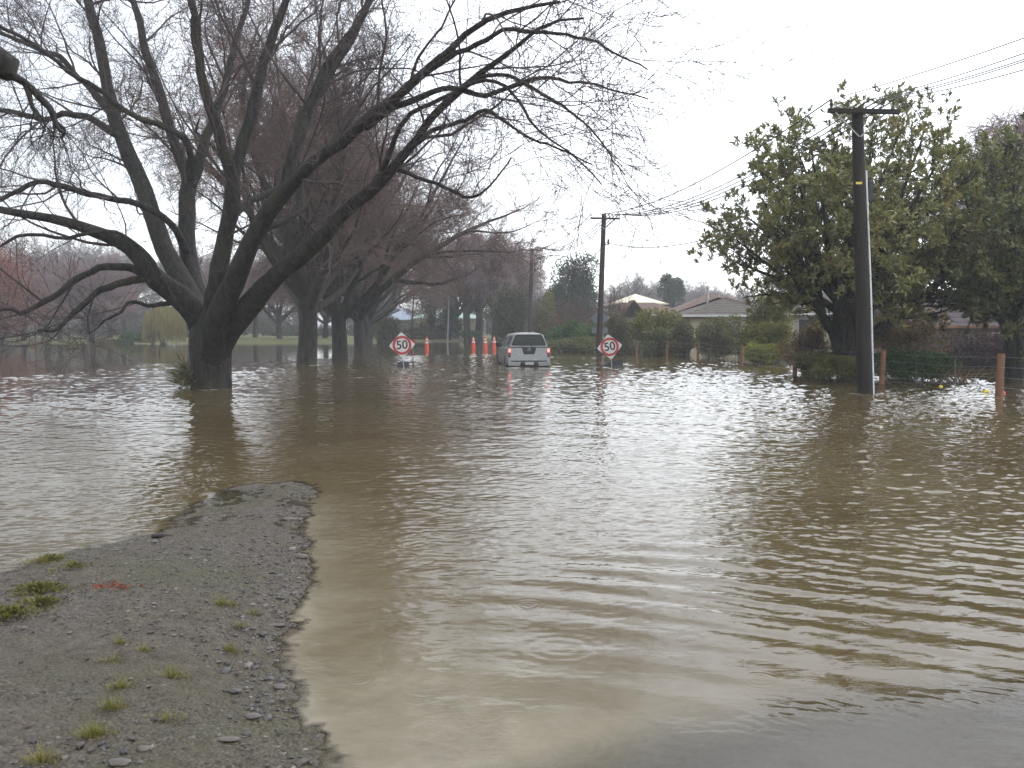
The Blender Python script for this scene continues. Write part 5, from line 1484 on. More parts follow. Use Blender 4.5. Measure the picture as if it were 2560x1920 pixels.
# ------------------------------------------------------------------ cones
def cone(label, px, py, first=[None]):
    p = onwater(px, py); p[2] = -0.06
    if first[0] is not None:
        return dup(first[0], label, p, rng.uniform(0, 3), group='orange cones at the road end')
    t = thing('traffic_cone', label, 'traffic cone', p, group='orange cones at the road end')
    mb = MB()
    prof = [(0.20, 0.0), (0.20, 0.04), (0.155, 0.06), (0.15, 0.38), (0.125, 0.5)]
    def lathe(pr): mb.tube([[0, 0, z] for _, z in pr], [r_ for r_, _ in pr], 16)
    lathe([(0.16, 0.04), (0.155, 0.30), (0.135, 0.54)]); mb.build('body', M['cone'], t, True)
    mb = MB(); lathe([(0.137, 0.54), (0.123, 0.66)]); mb.build('reflective_band', M['cone_white'], t, True)
    mb = MB(); lathe([(0.122, 0.66), (0.09, 0.78)]); mb.build('body', M['cone'], t, True)
    mb = MB(); lathe([(0.091, 0.78), (0.066, 0.90)]); mb.build('reflective_band', M['cone_white'], t, True)
    mb = MB(); lathe([(0.065, 0.90), (0.05, 1.02), (0.03, 1.04)]); mb.build('body', M['cone'], t, True)
    mb = MB(); mb.box((0, 0, 0.02), (0.44, 0.44, 0.05)); mb.build('base', M['black_rubber'], t, bevel=0.01)
    first[0] = t
    return t
cone('orange cone standing alone right of the left 50 sign', 1067, 873.5)
cone('leftmost orange cone of the three beside the pickup', 1183.5, 871.5)
cone('middle orange cone of the three beside the pickup, brightest', 1213.5, 872.5)
cone('rightmost orange cone of the three, nearest the pickup mirror', 1235.5, 871)
p = onwater(1033, 872); p[2] = 0
t = thing('warning_disc', 'red round disc on a short stand half hidden by the left 50 sign', 'road sign', p)
cz_ = at(1034, 855, p[1])[2]
mb = MB(); disc(mb, 0, 0.20, -0.01, 0.01, 28, (0, cz_)); mb.build('disc', M['sign_red'], t)
mb = MB(); mb.tube([[0, 0.03, -0.3], [0, 0.03, cz_]], 0.02, 6); mb.build('stand', M['galv'], t, True)

# lamp posts
for (px0, py0, px1, py1, Y, lb, m_) in ((1026.5, 866, 1034, 742, 88, 'leaning dark lamp post over the left 50 sign', 'pole_far'), (1118.5, 856, 1123, 728, 102, 'tall pale grey lamp post left of the cones', 'galv'), (1209, 851, 1213, 800, 100, 'short grey post behind the middle cone', 'galv')):
    a, b = at(px0, py0, Y), at(px1, py1, Y)
    a[2] = float(shore_height(np.array([[a[0]]]), np.array([[Y]]))[0, 0])
    t = thing('lamp_post' if py1 < 790 else 'marker_post', lb, 'lamp post' if py1 < 790 else 'post', a)
    d = b-a
    mb = MB(); mb.tube([[0, 0, 0], d*0.5, d], [0.10, 0.085, 0.06], 10); mb.build('post', M[m_], t, True)
    if py1 < 790:
        mb = MB(); mb.tube([d, d+[0.1, 0, 0.5], d+[0.5, 0, 0.8], d+[1.1, -0.1, 0.85]], [0.055, 0.05, 0.045, 0.04], 8)
        mb.build('lamp_arm', M[m_], t, True)
        mb = MB(); mb.box(d+np.array([1.35, -0.1, 0.86]), (0.6, 0.22, 0.12)); mb.build('lamp_head', M['galv'], t, bevel=0.03)

# ------------------------------------------------------------------ pickup
yaw = R(6.0)
rc = onwater(1322.5, 917)                      # middle of the tailgate at the waterline
t = thing('pickup_truck', 'silver pickup with canopy and lit brake lamps driving through the flood', 'pickup', (rc[0], rc[1], -0.42), yaw)
def loft(stations, name, mat, parent, cap=True):
    """stations: list of (y, [(x,z)...]) closed half-open outlines with equal counts"""
    n = len(stations[0][1]); V = []
    for y, pr in stations: V += [[x, y, z] for x, z in pr]
    F = []
    for k in range(len(stations)-1):
        F += [[k*n+i, k*n+(i+1) % n, (k+1)*n+(i+1) % n, (k+1)*n+i] for i in range(n)]
    mb = MB(); mb.add(V, F)
    if cap:
        for k in (0, len(stations)-1):
            pr = np.array(V[k*n:(k+1)*n]); c = pr.mean(0)
            mb.add(np.vstack([pr, c]), F3=[[i, (i+1) % n, n] for i in range(n)])
    o = mb.build(name, mat, parent, True)
    bm = bmesh.new(); bm.from_mesh(o.data); bmesh.ops.remove_doubles(bm, verts=bm.verts, dist=1e-4)
    bmesh.ops.recalc_face_normals(bm, faces=bm.faces)
    for e in bm.edges:
        if len(e.link_faces) == 2 and e.calc_face_angle(0) > R(38): e.smooth = False
    bm.to_mesh(o.data); bm.free()
    return o
def sect(hw, z0, z1, bulge=0.03, rt=0.05, rb=0.05):
    h = [(hw-rb-0.02, z0), (hw-0.03, z0+rb), (hw+bulge*0.6, z0+0.35*(z1-z0)), (hw+bulge, z0+0.62*(z1-z0)), (hw+bulge*0.4, z1-rt*1.6), (hw-0.012, z1-rt*0.5), (hw-rt, z1)]
    return h+[(-x, z) for x, z in reversed(h)]
loft([(0.0, sect(0.865, 0.52, 1.215, 0.015)), (0.04, sect(0.895, 0.50, 1.225, 0.02)), (1.0, sect(0.905, 0.48, 1.225, 0.025)), (1.86, sect(0.905, 0.46, 1.225, 0.025)),
      (1.90, sect(0.90, 0.44, 1.215, 0.015)), (2.6, sect(0.905, 0.42, 1.205, 0.02)), (3.7, sect(0.905, 0.42, 1.19, 0.02)), (4.4, sect(0.895, 0.45, 1.13, 0.02)), (4.95, sect(0.84, 0.5, 1.04, 0.02)), (5.15, sect(0.74, 0.55, 0.95, 0.01))], 'body', M['silver'], t)
def canopy_sect(hb, ht, z0, z1, cr=0.03):
    h = [(hb, z0), (hb-0.02, z0+0.06), (ht+0.55*(hb-ht)*0.55, z0+0.6*(z1-z0)), (ht+0.02, z1-0.10), (ht-0.03, z1-0.035), (ht-0.14, z1-0.004), (ht*0.5, z1+cr*0.7), (0.0, z1+cr)]
    return h+[(-x, z) for x, z in reversed(h[:-1])]
cn = loft([(0.10, canopy_sect(0.83, 0.60, 1.227, 1.79)), (0.16, canopy_sect(0.835, 0.615, 1.227, 1.815)), (0.9, canopy_sect(0.84, 0.63, 1.227, 1.835)), (1.80, canopy_sect(0.84, 0.63, 1.227, 1.83))], 'canopy', M['silver'], t)
cb_ = loft([(1.84, canopy_sect(0.85, 0.66, 1.217, 1.77)), (2.1, canopy_sect(0.855, 0.665, 1.215, 1.80)), (2.9, canopy_sect(0.855, 0.66, 1.205, 1.80)), (3.35, canopy_sect(0.85, 0.63, 1.20, 1.73)), (3.75, canopy_sect(0.85, 0.70, 1.195, 1.45)), (4.05, canopy_sect(0.84, 0.78, 1.17, 1.22, 0.01))], 'cab', M['silver'], t)
def rpoly(pts, r_=0.05, k=4):
    """round the corners of an outline"""
    out = []
    n = len(pts); P = [np.array(p, dtype=float) for p in pts]
    for i in range(n):
        a, b, c = P[i-1], P[i], P[(i+1) % n]
        u = (a-b)/np.linalg.norm(a-b); v = (c-b)/np.linalg.norm(c-b)
        p0, p1 = b+u*r_, b+v*r_
        for s in np.linspace(0, 1, k+1):
            out.append(tuple((1-s)**2*p0+2*s*(1-s)*b+s*s*p1))
    return out
# rear window: black seal, glass
mb = MB(); mb.poly(rpoly([(-0.745, 1.315), (0.745, 1.315), (0.565, 1.76), (-0.565, 1.76)], 0.08), 0.078, 0.115); wn = mb.build('rear_window', M['dark_trim'], cn)
mb = MB(); mb.poly(rpoly([(-0.715, 1.338), (0.715, 1.338), (0.548, 1.735), (-0.548, 1.735)], 0.07), 0.066, 0.085); mb.build('glass', M['glass'], wn)
mb = MB(); mb.tube([[-0.33, 0.055, 1.27], [-0.20, 0.05, 1.345], [0.05, 0.05, 1.34], [0.17, 0.055, 1.26]], 0.012, 6); mb.build('wiper', M['dark_trim'], cn, True)
mb = MB(); mb.box((0, 0.07, 1.785), (1.10, 0.05, 0.04)); mb.build('brow', M['silver'], cn, bevel=0.015)
# side windows of canopy and cab
for sx in (-1, 1):
    def pane(hb, ht, z0, z1, za, zb, ya, yb, parent):
        """side glass lying on the canopy flank: (ya, yb) are (rear, front) edges at the sill and at the head"""
        zs = np.linspace(za, zb, 6); hgt_ = z1-z0; V_ = []
        for off in (0.010, -0.03):
            for k_, z_ in enumerate(zs):
                u_ = k_/5
                x_ = np.interp(z_, [z0, z0+0.06, z0+0.6*hgt_, z1-0.10], [hb, hb-0.02, ht+0.3025*(hb-ht), ht+0.02])+off
                for e_ in (0, 1): V_.append([sx*x_, ya[e_]*(1-u_)+yb[e_]*u_, z_])
        F_ = [[2*k_, 2*k_+1, 2*k_+3, 2*k_+2] for k_ in range(5)]+[[12+2*k_, 14+2*k_, 15+2*k_, 13+2*k_] for k_ in range(5)]
        F_ += [[2*k_, 2*k_+2, 14+2*k_, 12+2*k_] for k_ in range(5)]+[[2*k_+1, 13+2*k_, 15+2*k_, 2*k_+3] for k_ in range(5)]+[[0, 12, 13, 1], [10, 11, 23, 22]]
        m_ = MB(); m_.add(V_, F_); m_.build('side_window', M['glass'], parent)
    pane(0.84, 0.63, 1.227, 1.832, 1.33, 1.70, (0.32, 1.68), (0.42, 1.62), cn)
    pane(0.853, 0.662, 1.213, 1.785, 1.27, 1.66, (2.02, 2.78), (2.10, 2.76), cb_)
    pane(0.853, 0.657, 1.208, 1.785, 1.27, 1.64, (2.85, 3.66), (2.85, 3.28), cb_)
    # lamps
    ms = MB(); x0 = sx*0.825
    ms.box((x0, 0.006, 1.0), (0.115, 0.07, 0.36)); lm = ms.build('tail_light', M['lens'], t, bevel=0.015)
    ms = MB(); ms.box((x0, -0.028, 1.105), (0.088, 0.012, 0.135)); ms.build('brake_lamp', M['brake'], lm, bevel=0.005)
    # wheels
    for y, nm in ((0.95, 'wheel'), (4.15, 'wheel')):
        mb = MB(); a = [[sx*(0.70+0.0), y, 0.37], [sx*0.72, y, 0.37], [sx*0.90, y, 0.37], [sx*0.915, y, 0.37]]
        mb.tube(a, [0.34, 0.37, 0.37, 0.33], 28); wh = mb.build('wheel', M['black_rubber'], t, True)
        mb = MB(); mb.tube([[sx*0.90, y, 0.37], [sx*0.922, y, 0.37]], [0.22, 0.20], 20); mb.build('rim', M['galv'], wh, True)
        mb = MB()
        aa = np.linspace(0.15, math.pi-0.15, 14)
        mb.tube([[sx*0.915, y+0.45*math.cos(q_), 0.42+0.45*math.sin(q_)] for q_ in aa], 0.022, 8); mb.build('wheel_arch', M['silver'] if y > 2 else M['silver'], t, True)
        mb = MB(); mb.poly([(y+0.42*math.cos(q_), 0.42+0.42*math.sin(q_)) for q_ in np.linspace(0, math.pi, 14)]+[(y-0.42, 0.3), (y+0.42, 0.3)], sx*0.86, sx*0.932, axis='x')
        mb.build('wheel_well', M['dark_trim'], t)
    mb = MB(); mb.box((sx*1.02, 3.45, 1.30), (0.17, 0.09, 0.2)); mb.tube([[sx*0.86, 3.5, 1.25], [sx*0.98, 3.47, 1.26]], 0.025, 6); mb.build('mirror', M['dark_trim'], t, bevel=0.03)
# tailgate with its dark handle panel and round badge
mb = MB(); mb.poly(rpoly([(-0.755, 0.685), (0.755, 0.685), (0.755, 1.205), (-0.755, 1.205)], 0.03), -0.022, 0.03); tg = mb.build('tailgate', M['silver'], t)
mb = MB(); mb.poly(rpoly([(-0.225, 0.945), (0.225, 0.945), (0.31, 1.222), (-0.31, 1.222)], 0.05), -0.030, -0.018); hp = mb.build('handle_panel', M['dark_trim'], tg)
mb = MB(); disc(mb, 0.048, 0.068, -0.042, -0.03, 32, (0.0, 1.155)); mb.box((0, -0.038, 1.155), (0.135, 0.012, 0.026)); mb.build('badge', M['chrome'], hp)
mb = MB(); mb.box((0, 0.045, 1.236), (1.72, 0.09, 0.035)); mb.build('tailgate_cap', M['dark_trim'], t, bevel=0.01)
mb = MB(); mb.box((0, -0.015, 0.66), (1.52, 0.05, 0.045)); mb.build('lower_seam', M['dark_trim'], t)
# bumper: two chrome corners, plate recess
for sx in (-1, 1):
    mb = MB(); mb.poly(rpoly([(sx*0.40, 0.45), (sx*0.895, 0.47), (sx*0.905, 0.635), (sx*0.36, 0.625)], 0.025), -0.17, 0.02); mb.build('bumper', M['chrome'], t, bevel=0.02)
mb = MB(); mb.box((0, -0.07, 0.555), (0.86, 0.14, 0.13)); mb.build('step_pad', M['dark_trim'], t, bevel=0.015)
mb = MB(); mb.box((0, -0.145, 0.565), (0.36, 0.012, 0.115)); mb.build('number_plate', M['plate'], t, bevel=0.003)
mb = MB(); mb.box((0, 0.2, 0.42), (1.6, 0.5, 0.2)); mb.build('undertray', M['dark_trim'], t)

# ------------------------------------------------------------------ houses
def hip_roof(mb, x0, x1, y0, y1, z0, z1, ov=0.5, th_=0.12, ridge=None, gable=(False, False)):
    """hipped roof; gable=(left end gabled, right end gabled)"""
    a, b, c, d = (x0-ov, y0-ov), (x1+ov, y0-ov), (x1+ov, y1+ov), (x0-ov, y1+ov)
    ym = (y0+y1)/2; hw = (y1-y0)/2+ov
    rx0 = x0-ov if gable[0] else x0-ov+hw*0.95; rx1 = x1+ov if gable[1] else x1+ov-hw*0.95
    if ridge: rx0, rx1 = ridge
    for off in (0,):
        V = [(*a, z0), (*b, z0), (*c, z0), (*d, z0), (rx0, ym, z1), (rx1, ym, z1), (*a, z0-th_), (*b, z0-th_), (*c, z0-th_), (*d, z0-th_)]
        mb.add(V, [[0, 1, 5, 4], [2, 3, 4, 5], [6, 7, 1, 0], [7, 8, 2, 1], [8, 9, 3, 2], [9, 6, 0, 3], [9, 8, 7, 6]], [[1, 2, 5], [3, 0, 4]])

def house(label, loc, parts, walls, rz=0.0, name='house', wall_mat='cream_wall', roof_mat='grey_tile', wins=(), flues=(), gut='trim_white'):
    t = thing(name, label, 'house', loc, rz)
    mb = MB()
    for (x0, x1, y0, y1, z) in walls: mb.box(((x0+x1)/2, (y0+y1)/2, z/2-0.3), (x1-x0, y1-y0, z+0.6))
    mb.build('wall', M[wall_mat], t)
    rf = None
    for (x0, x1, y0, y1, z0, z1, gb) in parts:
        mb = MB(); hip_roof(mb, x0, x1, y0, y1, z0, z1, gable=gb); rf = mb.build('roof', M[roof_mat], t)
        mb = MB(); mb.box(((x0+x1)/2, y0-0.56, z0-0.02), (x1-x0+1.1, 0.11, 0.14)); mb.build('gutter', M[gut], rf)
    for (x, y, z, w_, h_) in wins:
        mb = MB(); mb.box((x, y, z), (w_+0.16, 0.06, h_+0.16)); wn_ = mb.build('window', M['trim_white'], t)
        mb = MB(); mb.box((x, y-0.034, z), (w_, 0.02, h_)); mb.build('pane', M['glass'], wn_)
    for (x, y, z0, z1, r_, cap) in flues:
        mb = MB(); mb.tube([[x, y, z0], [x, y, z1]], r_, 10)
        if cap: mb.tube([[x, y, z1], [x, y, z1+0.12], [x, y, z1+0.2]], [r_*1.6, r_*1.6, 0.03], 10)
        mb.build('flue', M['galv'], rf, True)
    return t

# grey tiled house behind the garden trees
h0 = np.array([rows(1706, 60), 60.0, 0])
house('low cream house with dark grey tiled roof behind the garden trees', h0,
      [(0.4, 6.5, 0.0, 7.0, 2.5, 3.85, (False, False)), (4.5, 14.5, 1.0, 9.0, 2.62, 4.4, (False, False))],
      [(0.55, 6.4, 0.15, 6.8, 2.5), (6.4, 14.3, 1.15, 8.8, 2.55)],
      wins=((3.2, 0.13, 1.5, 1.5, 1.1), (8.9, 1.12, 1.6, 1.3, 1.3), (11.8, 1.12, 1.6, 1.6, 1.3)), flues=((2.6, 4.2, 3.3, 4.55, 0.10, True), (3.5, 4.6, 3.3, 4.2, 0.05, False)))
h1 = np.array([rows(1690, 80), 80.0, 0])
house('brown tiled house with a grey front gable left of the grey tiled one', h1,
      [(0.0, 8.5, 0, 8, 2.95, 4.95, (False, False)), (-4.2, 1.0, 1.5, 6.5, 2.9, 4.1, (True, False))], [(0.15, 8.4, 0.15, 7.8, 2.9), (-4.1, 0.2, 1.7, 6.3, 2.85)], wall_mat='weatherboard', roof_mat='brown_tile',
      wins=((-2.2, 1.66, 1.6, 1.2, 1.0),))
# its projecting grey gable
tg_ = thing('gabled_porch', 'grey gable end with brown barge boards on the brown tiled house', 'house', (rows(1582, 79.5), 79.2, 0))
mb = MB(); mb.poly([(-0.95, -0.3), (0.95, -0.3), (0.95, 2.85), (0, 3.95), (-0.95, 2.85)], 0, 3.2); mb.build('wall', M['weatherboard'], tg_)
mb = MB(); mb.poly([(-1.25, 2.62), (0, 4.08), (1.25, 2.62), (1.25, 2.74), (0, 4.2), (-1.25, 2.74)], -0.3, 3.2); mb.build('roof', M['brown_tile'], tg_)
mb = MB(); mb.box((0.1, -0.02, 1.7), (0.9, 0.05, 1.0)); wn_ = mb.build('window', M['trim_white'], tg_); mb = MB(); mb.box((0.1, -0.055, 1.7), (0.76, 0.02, 0.86)); mb.build('pane', M['glass'], wn_)
house('house with a bright cream hipped roof beyond the thicket', (rows(1535, 102), 102, 0.2), [(0.0, 5.6, 0, 6.0, 4.3, 5.55, (False, False))], [(0.1, 5.5, 0.1, 5.9, 4.3)], wall_mat='weatherboard', roof_mat='cream_roof', gut='cream_roof', wins=((2.8, 0.07, 2.2, 1.2, 1.0),))
house('far house with a blue-grey roof at the end of the tree row', (rows(960, 130), 130, 0.3), [(0, 4.6, 0, 6, 2.6, 4.35, (False, False))], [(0.1, 4.5, 0.1, 5.9, 2.6)], wall_mat='weatherboard', roof_mat='blue_roof', gut='weatherboard', wins=((2.4, 0.06, 1.4, 1.8, 0.9),))
house('far house with a long pale mint roof behind the lamp posts', (rows(1036, 126), 126, 0.3), [(0, 9.4, 0, 7, 2.75, 4.3, (False, False))], [(0.1, 9.3, 0.1, 6.9, 2.7)], wall_mat='cream_wall', roof_mat='mint_roof', gut='trim_white', wins=((1.2, 0.06, 1.5, 1.0, 1.0), (6.0, 0.06, 1.5, 1.6, 1.0)))
house('long low outbuilding with a mauve-grey roof behind the fence on the right', (rows(2290, 46), 46, 0), [(0, 13.5, 0, 6.5, 1.72, 3.6, (True, True))], [(0.1, 13.4, 0.1, 6.4, 1.7)], name='outbuilding', wall_mat='brick', roof_mat='lilac_tile', gut='post', wins=((4.6, 0.06, 1.0, 1.2, 0.7),))
house('pale flat-roofed garage just visible left of the outbuilding', (rows(2190, 52), 52, 0), [(0, 2.6, 0, 5, 2.2, 2.5, (True, True))], [(0.1, 2.5, 0.1, 4.9, 2.2)], name='garage', wall_mat='weatherboard', roof_mat='lilac_tile', gut='weatherboard', wins=((1.2, 0.06, 1.2, 0.9, 0.8),))
# timber paling fence on the right behind the purple shrub
t = thing('paling_fence', 'dark timber paling fence behind the purple shrub', 'fence', (rows(2310, 43), 43, 0))
mb = MB()
for i in range(60): mb.box((i*0.155, rng.normal()*0.006, 0.45), (0.145, 0.02, 1.5+rng.normal()*0.02))
mb.build('palings', M['bark2'], t)
mb = MB(); mb.box((4.6, 0.05, 0.85), (9.3, 0.06, 0.08)); mb.build('rail', M['bark2'], t)
# pale rails far across the park
t = thing('white_railing', 'pale white railing at the water beside the willow', 'railing', (rows(437, 92), 92, 0.0))
mb = MB()
for i in range(4): mb.tube([[i*0.5-0.7, 0, -0.3], [i*0.5-0.7, 0, 1.0]], 0.05, 6)
mb.build('posts', M['trim_white'], t); mb = MB(); mb.box((0, 0, 0.95), (1.9, 0.06, 0.09)); mb.box((0, 0, 0.5), (1.9, 0.06, 0.09)); mb.build('rail', M['trim_white'], t)

# ------------------------------------------------------------------ flotsam
def bag(label, px, py, sx, sz, mat, cat='litter'):
    p = onwater(px, py)
    bm = bmesh.new(); bmesh.ops.create_icosphere(bm, subdivisions=3, radius=1.0)
    rg_ = np.random.default_rng(px)
    for v in bm.verts:
        k_ = 1+0.18*math.sin(v.co.x*5+px)*math.cos(v.co.y*4)+0.1*math.sin(v.co.z*7+v.co.x*6)+0.06*rg_.normal()
        v.co = Vector((v.co.x*sx*k_, v.co.y*sx*0.7*k_, v.co.z*sz*k_+sz*0.3))
    for f in bm.faces: f.smooth = True
    me = bpy.data.meshes.new('plastic_bag'); bm.to_mesh(me); bm.free(); me.materials.append(M[mat])
    o = bpy.data.objects.new('plastic_bag', me); C.objects.link(o); o.location = p
    return tag(o, label, cat, 'litter floating by the fence')
bag('crumpled yellow bag floating left of the last fence post', 2464, 981, 0.085, 0.05, 'yellow_bag')
bag('small yellow scrap floating between the last two fence posts', 2352, 968, 0.05, 0.045, 'yellow_bag')
bag('red plastic scrap caught against the last fence post', 2508, 985, 0.055, 0.055, 'red_bag')
bag('dark crumpled rag drifting by the line of sticks', 2303, 965, 0.11, 0.05, 'dark_trim')
a, b = onwater(2208, 957), onwater(2405, 961)
t = thing('debris_line', 'line of dark sticks drifting out from the fence post', 'driftwood', (a+b)/2)
for i in range(26):
    u = (i+rng.random())/26; c = (a*(1-u)+b*u)-(a+b)/2; an = rng.normal()*0.35; l_ = rng.uniform(0.08, 0.3)
    dx, dy = math.cos(an)*l_, math.sin(an)*l_
    mb = MB(); mb.tube([c+[-dx, -dy, 0.005], c+[0, rng.normal()*0.02, 0.022], c+[dx, dy, 0.008]], [0.008, rng.uniform(0.012, 0.022), 0.006], 6); mb.build('stick', M['stick'], t, True)
# wind-broken flax stalks
c = at(2395, 905, 26.5); c[2] = 0
t = thing('broken_reeds', 'tangle of broken tan stalks and leaves right of the dense green bush', 'plant', c)
mb = MB()
for i in range(46):
    p0 = np.array([rng.normal()*0.35, rng.normal()*0.25, 0]); d = nrm(rng.normal(size=3)*[1.2, 0.7, 0.6]+[0, 0, 0.5])
    l_ = rng.uniform(0.3, 0.75); mb.tube([p0, p0+d*l_*0.5+[0, 0, 0.1], p0+d*l_], [0.014, 0.012, 0.006], 5, cap=False)
mb.build('stalks', M['flax'], t, True)

# ------------------------------------------------------------------ small things on the gravel bank
def berm_at(px, py):
    p = onwater(px, py, 0.05); z = berm_z(p[0], p[1]); p = onwater(px, py, z); p[2] = berm_z(p[0], p[1]); return p
def tuft(label, px, py, r_, n, hgt, mat='grass', name='grass_tuft', flat=0.6):
    p = berm_at(px, py)
    rg_ = np.random.default_rng(int(px*7+py)); n = int(n*0.95); r_ = r_*1.6
    az = rg_.uniform(0, 6.283, n); ro = r_*rg_.random(n)*0.55
    Pos = np.stack([np.cos(az)*ro, np.sin(az)*ro*0.6, -0.004*np.ones(n)], -1)
    az2 = az+rg_.normal(size=n)*0.7
    ln = hgt*rg_.uniform(0.35, 1.6, n)*(1.15-0.75*ro/(r_*0.55))*np.where(rg_.random(n) < 0.4, 0.45, 1.0)
    lean = rg_.uniform(0.1, 1.0, n)*flat*1.6
    s = np.linspace(0, 1, 4)
    V = np.zeros((n, 4, 2, 3)); side = np.stack([-np.sin(az2), np.cos(az2), np.zeros(n)], -1)
    for k_, u in enumerate(s):
        c_ = Pos+np.stack([np.cos(az2)*ln*lean*u*(0.4+0.6*u), np.sin(az2)*ln*lean*u*(0.4+0.6*u), ln*(u-0.45*lean*u*u)], -1)
        wd_ = (0.0019*(1-0.85*u))*rg_.uniform(0.7, 1.4, n)
        V[:, k_, 0] = c_-side*wd_[:, None]; V[:, k_, 1] = c_+side*wd_[:, None]
    base_ = (np.arange(n)*8)[:, None, None]; kk = np.arange(3)[None, :, None]*2
    F = (base_+kk+np.array([0, 1, 3, 2])[None, None]).reshape(-1, 4)
    o = mesh_np(name, V.reshape(-1, 3), F, True, M[mat], loc=p)
    return tag(o, label, 'grass', 'tufts on the gravel bank')
tuft('yellowish grass tuft near the right rim of the gravel bank, farthest of the row', 555, 1508, 0.10, 260, 0.055)
tuft('sparse grass tuft a little right of the far tuft, by the rim', 628, 1535, 0.07, 90, 0.04)
tuft('thin straw-coloured tuft close to the right rim, above the flat stones', 598, 1575, 0.09, 110, 0.035)
tuft('flat tan-green tuft in the middle right of the bank', 570, 1630, 0.10, 200, 0.04)
tuft('pair of small dry tufts left of the middle of the bank, upper one', 300, 1612, 0.06, 80, 0.04)
tuft('reddish dry tuft left of the flat tan-green one', 360, 1625, 0.06, 90, 0.035)
tuft('reddish straggling tuft on the left middle of the bank', 280, 1650, 0.08, 100, 0.035)
tuft('bright green-yellow tuft in the centre of the bank', 430, 1690, 0.11, 260, 0.06)
tuft('small green tuft left below the centre of the bank', 300, 1720, 0.06, 130, 0.05)
tuft('spiky green tuft lower left of the centre of the bank', 280, 1770, 0.08, 220, 0.055)
tuft('wide dull tuft low in the middle of the bank', 410, 1795, 0.11, 180, 0.04)
tuft('big dense green tuft near the lower left', 240, 1842, 0.10, 380, 0.05)
tuft('green tuft cut by the bottom edge at lower left', 105, 1905, 0.09, 260, 0.05)
tuft('few thin green blades rising from the shallow water left of the bank tip', 318, 1290, 0.10, 26, 0.12, flat=0.25)
tuft('thin reed blades standing in the water near the left of the bank', 245, 1335, 0.06, 12, 0.11, flat=0.2)
tuft('lone blades in the water left of the thin reeds', 212, 1368, 0.05, 8, 0.10, flat=0.2)
tuft('fringe of grass on the left rim of the bank by the water', 105, 1405, 0.20, 260, 0.06, flat=0.5)
n0 = 44000
x_ = rng.uniform(-6.0, -0.9, n0); y_ = rng.uniform(2.6, 7.2, n0); z_, d_ = berm_height(x_, y_)
pr_ = smooth(0.0, 0.4, fbm(x_, y_, 0.9, 201, 5))*0.7+0.9*smooth(0.55, 0.1, np.abs(d_-0.15))*(x_ < -2.2)
kp = (d_ > 0.0) & (z_ > 0.004) & (rng.random(n0) < pr_*smooth(0.0, 0.5, vnoise(x_, y_, 7, 211)+0.15))
m_ = int(kp.sum()); Pos = np.stack([x_[kp], y_[kp], z_[kp]-0.002], -1)
Dv = nrm(rng.normal(size=(m_, 3))*[1, 1, 0.3]+[0, 0, 0.55]); Nv = rng.normal(size=(m_, 3)); Nv = nrm(Nv-Dv*(Nv*Dv).sum(1, keepdims=True)); ln = rng.uniform(0.008, 0.028, m_)
V, F = leaf_quads(Pos, Nv, Dv, ln, ln*0.16, rng)
tag(mesh_np('ground_cover', V, F, True, M['moss']), 'short matted grass and moss scattered over the gravel bank', 'ground cover', kind='stuff')
x_ = rng.uniform(-6.0, -0.8, 2600); y_ = rng.uniform(2.4, 7.2, 2600); z_, d_ = berm_height(x_, y_)
kp = (d_ > 0.0) & (z_ > 0.004); m_ = int(kp.sum()); Pos = np.stack([x_[kp], y_[kp], z_[kp]+0.003], -1)
Dv = nrm(rng.normal(size=(m_, 3))*[1, 1, 0.12]); Nv = nrm(np.array([0, 0, 1.0])-Dv*Dv[:, 2:3]); ln = rng.uniform(0.008, 0.045, m_)
V, F = leaf_quads(Pos, Nv, Dv, ln, np.minimum(ln*rng.uniform(0.1, 0.5, m_), 0.012), rng)
tag(mesh_np('plant_litter', V, F, True, M['litter']), 'dark bits of leaf and twig strewn over the gravel bank', 'litter', kind='stuff')
def weed(label, px, py, r_, n):
    p = berm_at(px, py)
    rg_ = np.random.default_rng(int(px+py))
    a = rg_.uniform(0, 6.283, n); ro = r_*np.clip(np.abs(rg_.normal(size=n))*0.55, 0, 1.5)*(1+0.4*np.sin(3*a+px))
    Pos = np.stack([np.cos(a)*ro, np.sin(a)*ro*0.7, 0.03*(1-(ro/r_)**2)*rg_.random(n)+0.004], -1)
    Dv = nrm(np.stack([np.cos(a), np.sin(a), rg_.uniform(0.2, 1.2, n)], -1)+rg_.normal(size=(n, 3))*0.5)
    Nv = rg_.normal(size=(n, 3))+[0, 0, 1]; Nv = nrm(Nv-Dv*(Nv*Dv).sum(1, keepdims=True)); ln = rg_.uniform(0.012, 0.035, n)
    V, F = leaf_quads(Pos, Nv, Dv, ln, ln*0.4, rg_)
    tag(mesh_np('weed_patch', V, F, True, M['moss'], loc=p), label, 'weed', 'weeds on the gravel bank', kind='stuff')
weed('mossy yellow-green weed patch on the left rim of the bank', 95, 1478, 0.16, 700)
weed('second mossy weed patch against the left edge of the view', 20, 1540, 0.18, 700)
weed('low weed patch right of the left-edge one', 105, 1512, 0.13, 420)
weed('weed clump with a leaf on the rim at the water, left', 128, 1398, 0.10, 260)
weed('faint weed patch along the left water line', 185, 1425, 0.16, 200)
def stone(label, px, py, s_, sh=(1.2, 0.8, 0.5)):
    p = berm_at(px, py); V, F = stone_template(int(px+py), 3)
    rg_ = np.random.default_rng(int(px*3+py))
    V = nrm(V)*(1+0.12*np.sin(V[:, :1]*4+px)+0.08*np.cos(V[:, 1:2]*6)+0.03*rg_.normal(size=(len(V), 1)))
    tag(mesh_np('stone', V*np.array(sh)*s_, F, True, M['stone'], loc=p+[0, 0, s_*0.12]), label, 'stone', 'larger stones on the gravel bank')
stone('large smooth grey stone at the lower right of the bank', 632, 1795, 0.026)
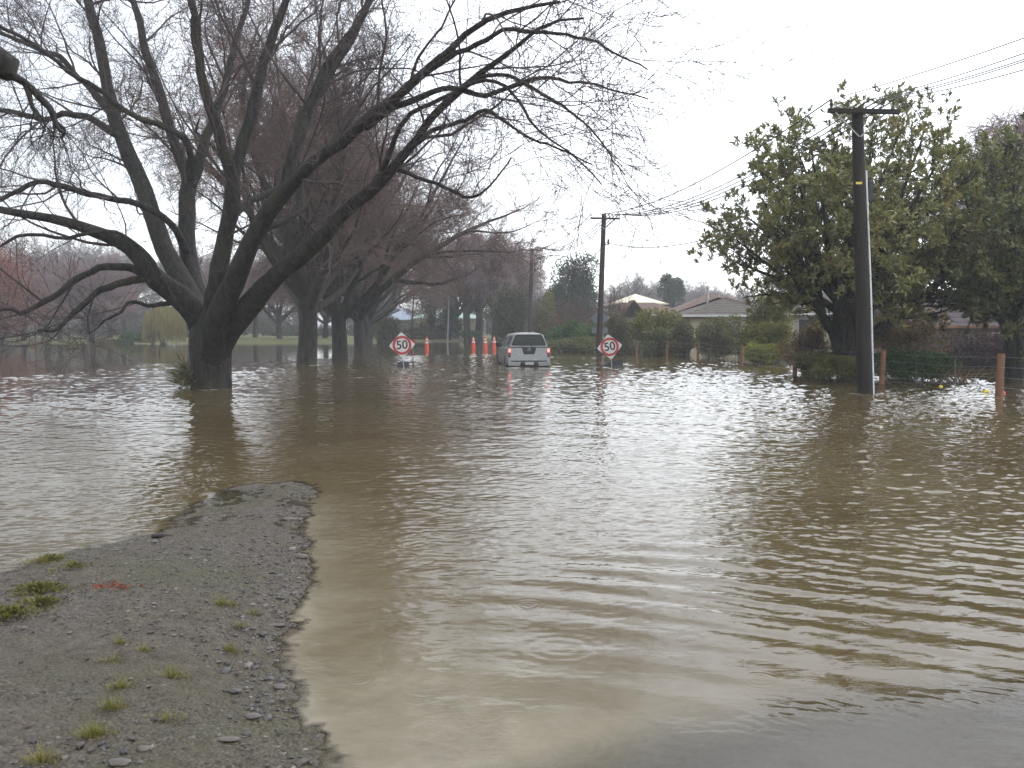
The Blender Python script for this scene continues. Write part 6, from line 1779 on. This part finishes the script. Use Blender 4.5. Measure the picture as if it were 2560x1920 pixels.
stone('flat stone by the lower rim left of the muddy water', 585, 1735, 0.026, (1.4, 0.8, 0.35))
stone('pale rounded pebble at the bottom edge of the bank', 300, 1912, 0.030)
stone('angular dark stone on the right rim half way up', 755, 1395, 0.035, (1.3, 0.8, 0.55))
stone('low flat stone near the far end of the right rim', 725, 1298, 0.040, (1.6, 0.8, 0.4))
stone('greyish stone low in the middle of the bank', 360, 1870, 0.024)
stone('flat broad stone by the bottom right rim', 570, 1850, 0.026, (1.5, 0.9, 0.35))
stone('brown stone poking out beside the muddy water', 700, 1715, 0.026)
stone('dark flake of stone at the right rim below the flat tan-green tuft', 690, 1570, 0.030, (1.6, 0.6, 0.3))
stone('tiny white pebble near the right rim', 657, 1587, 0.010)
p = berm_at(404, 1346)
mb = MB(); mb.tube([[-0.07, 0, 0.012], [0, 0.005, 0.016], [0.075, 0.004, 0.012]], [0.014, 0.018, 0.013], 8); o = mb.build('stick', M['stick'], None, True); o.location = p
tag(o, 'short dark piece of wood at the far edge of the gravel', 'stick')
p = berm_at(275, 1462)
n = 40; dv = nrm(rng.normal(size=(n, 3))*[1, 0.6, 0.15]); Nv = nrm(np.cross(dv, rng.normal(size=(n, 3)))); ln = rng.uniform(0.02, 0.05, n)
V, F = leaf_quads(rng.normal(size=(n, 3))*[0.05, 0.03, 0.004]+[0, 0, 0.008], Nv, dv, ln, ln*0.5, rng)
tag(mesh_np('leaf_litter', V, F, True, M['rust_leaf'], loc=p), 'small heap of reddish dead leaves on the upper left of the bank', 'dead leaves')

# ------------------------------------------------------------------ haze
def haze():
    mb = MB(); mb.box((0, 950, 7.9), (1830, 2530, 23.2)); o = mb.build('haze', None)
    m = bpy.data.materials.new('mist'); m.use_nodes = True; n = m.node_tree; n.nodes.clear()
    out_ = n.nodes.new('ShaderNodeOutputMaterial'); v = n.nodes.new('ShaderNodeVolumePrincipled')
    v.inputs['Color'].default_value = (0.93, 0.95, 0.97, 1); v.inputs['Density'].default_value = 0.0014; v.inputs['Anisotropy'].default_value = 0.0
    n.links.new(v.outputs[0], out_.inputs['Volume'])
    o.data.materials.clear(); o.data.materials.append(m)
    tag(o, kind='stuff')
haze()
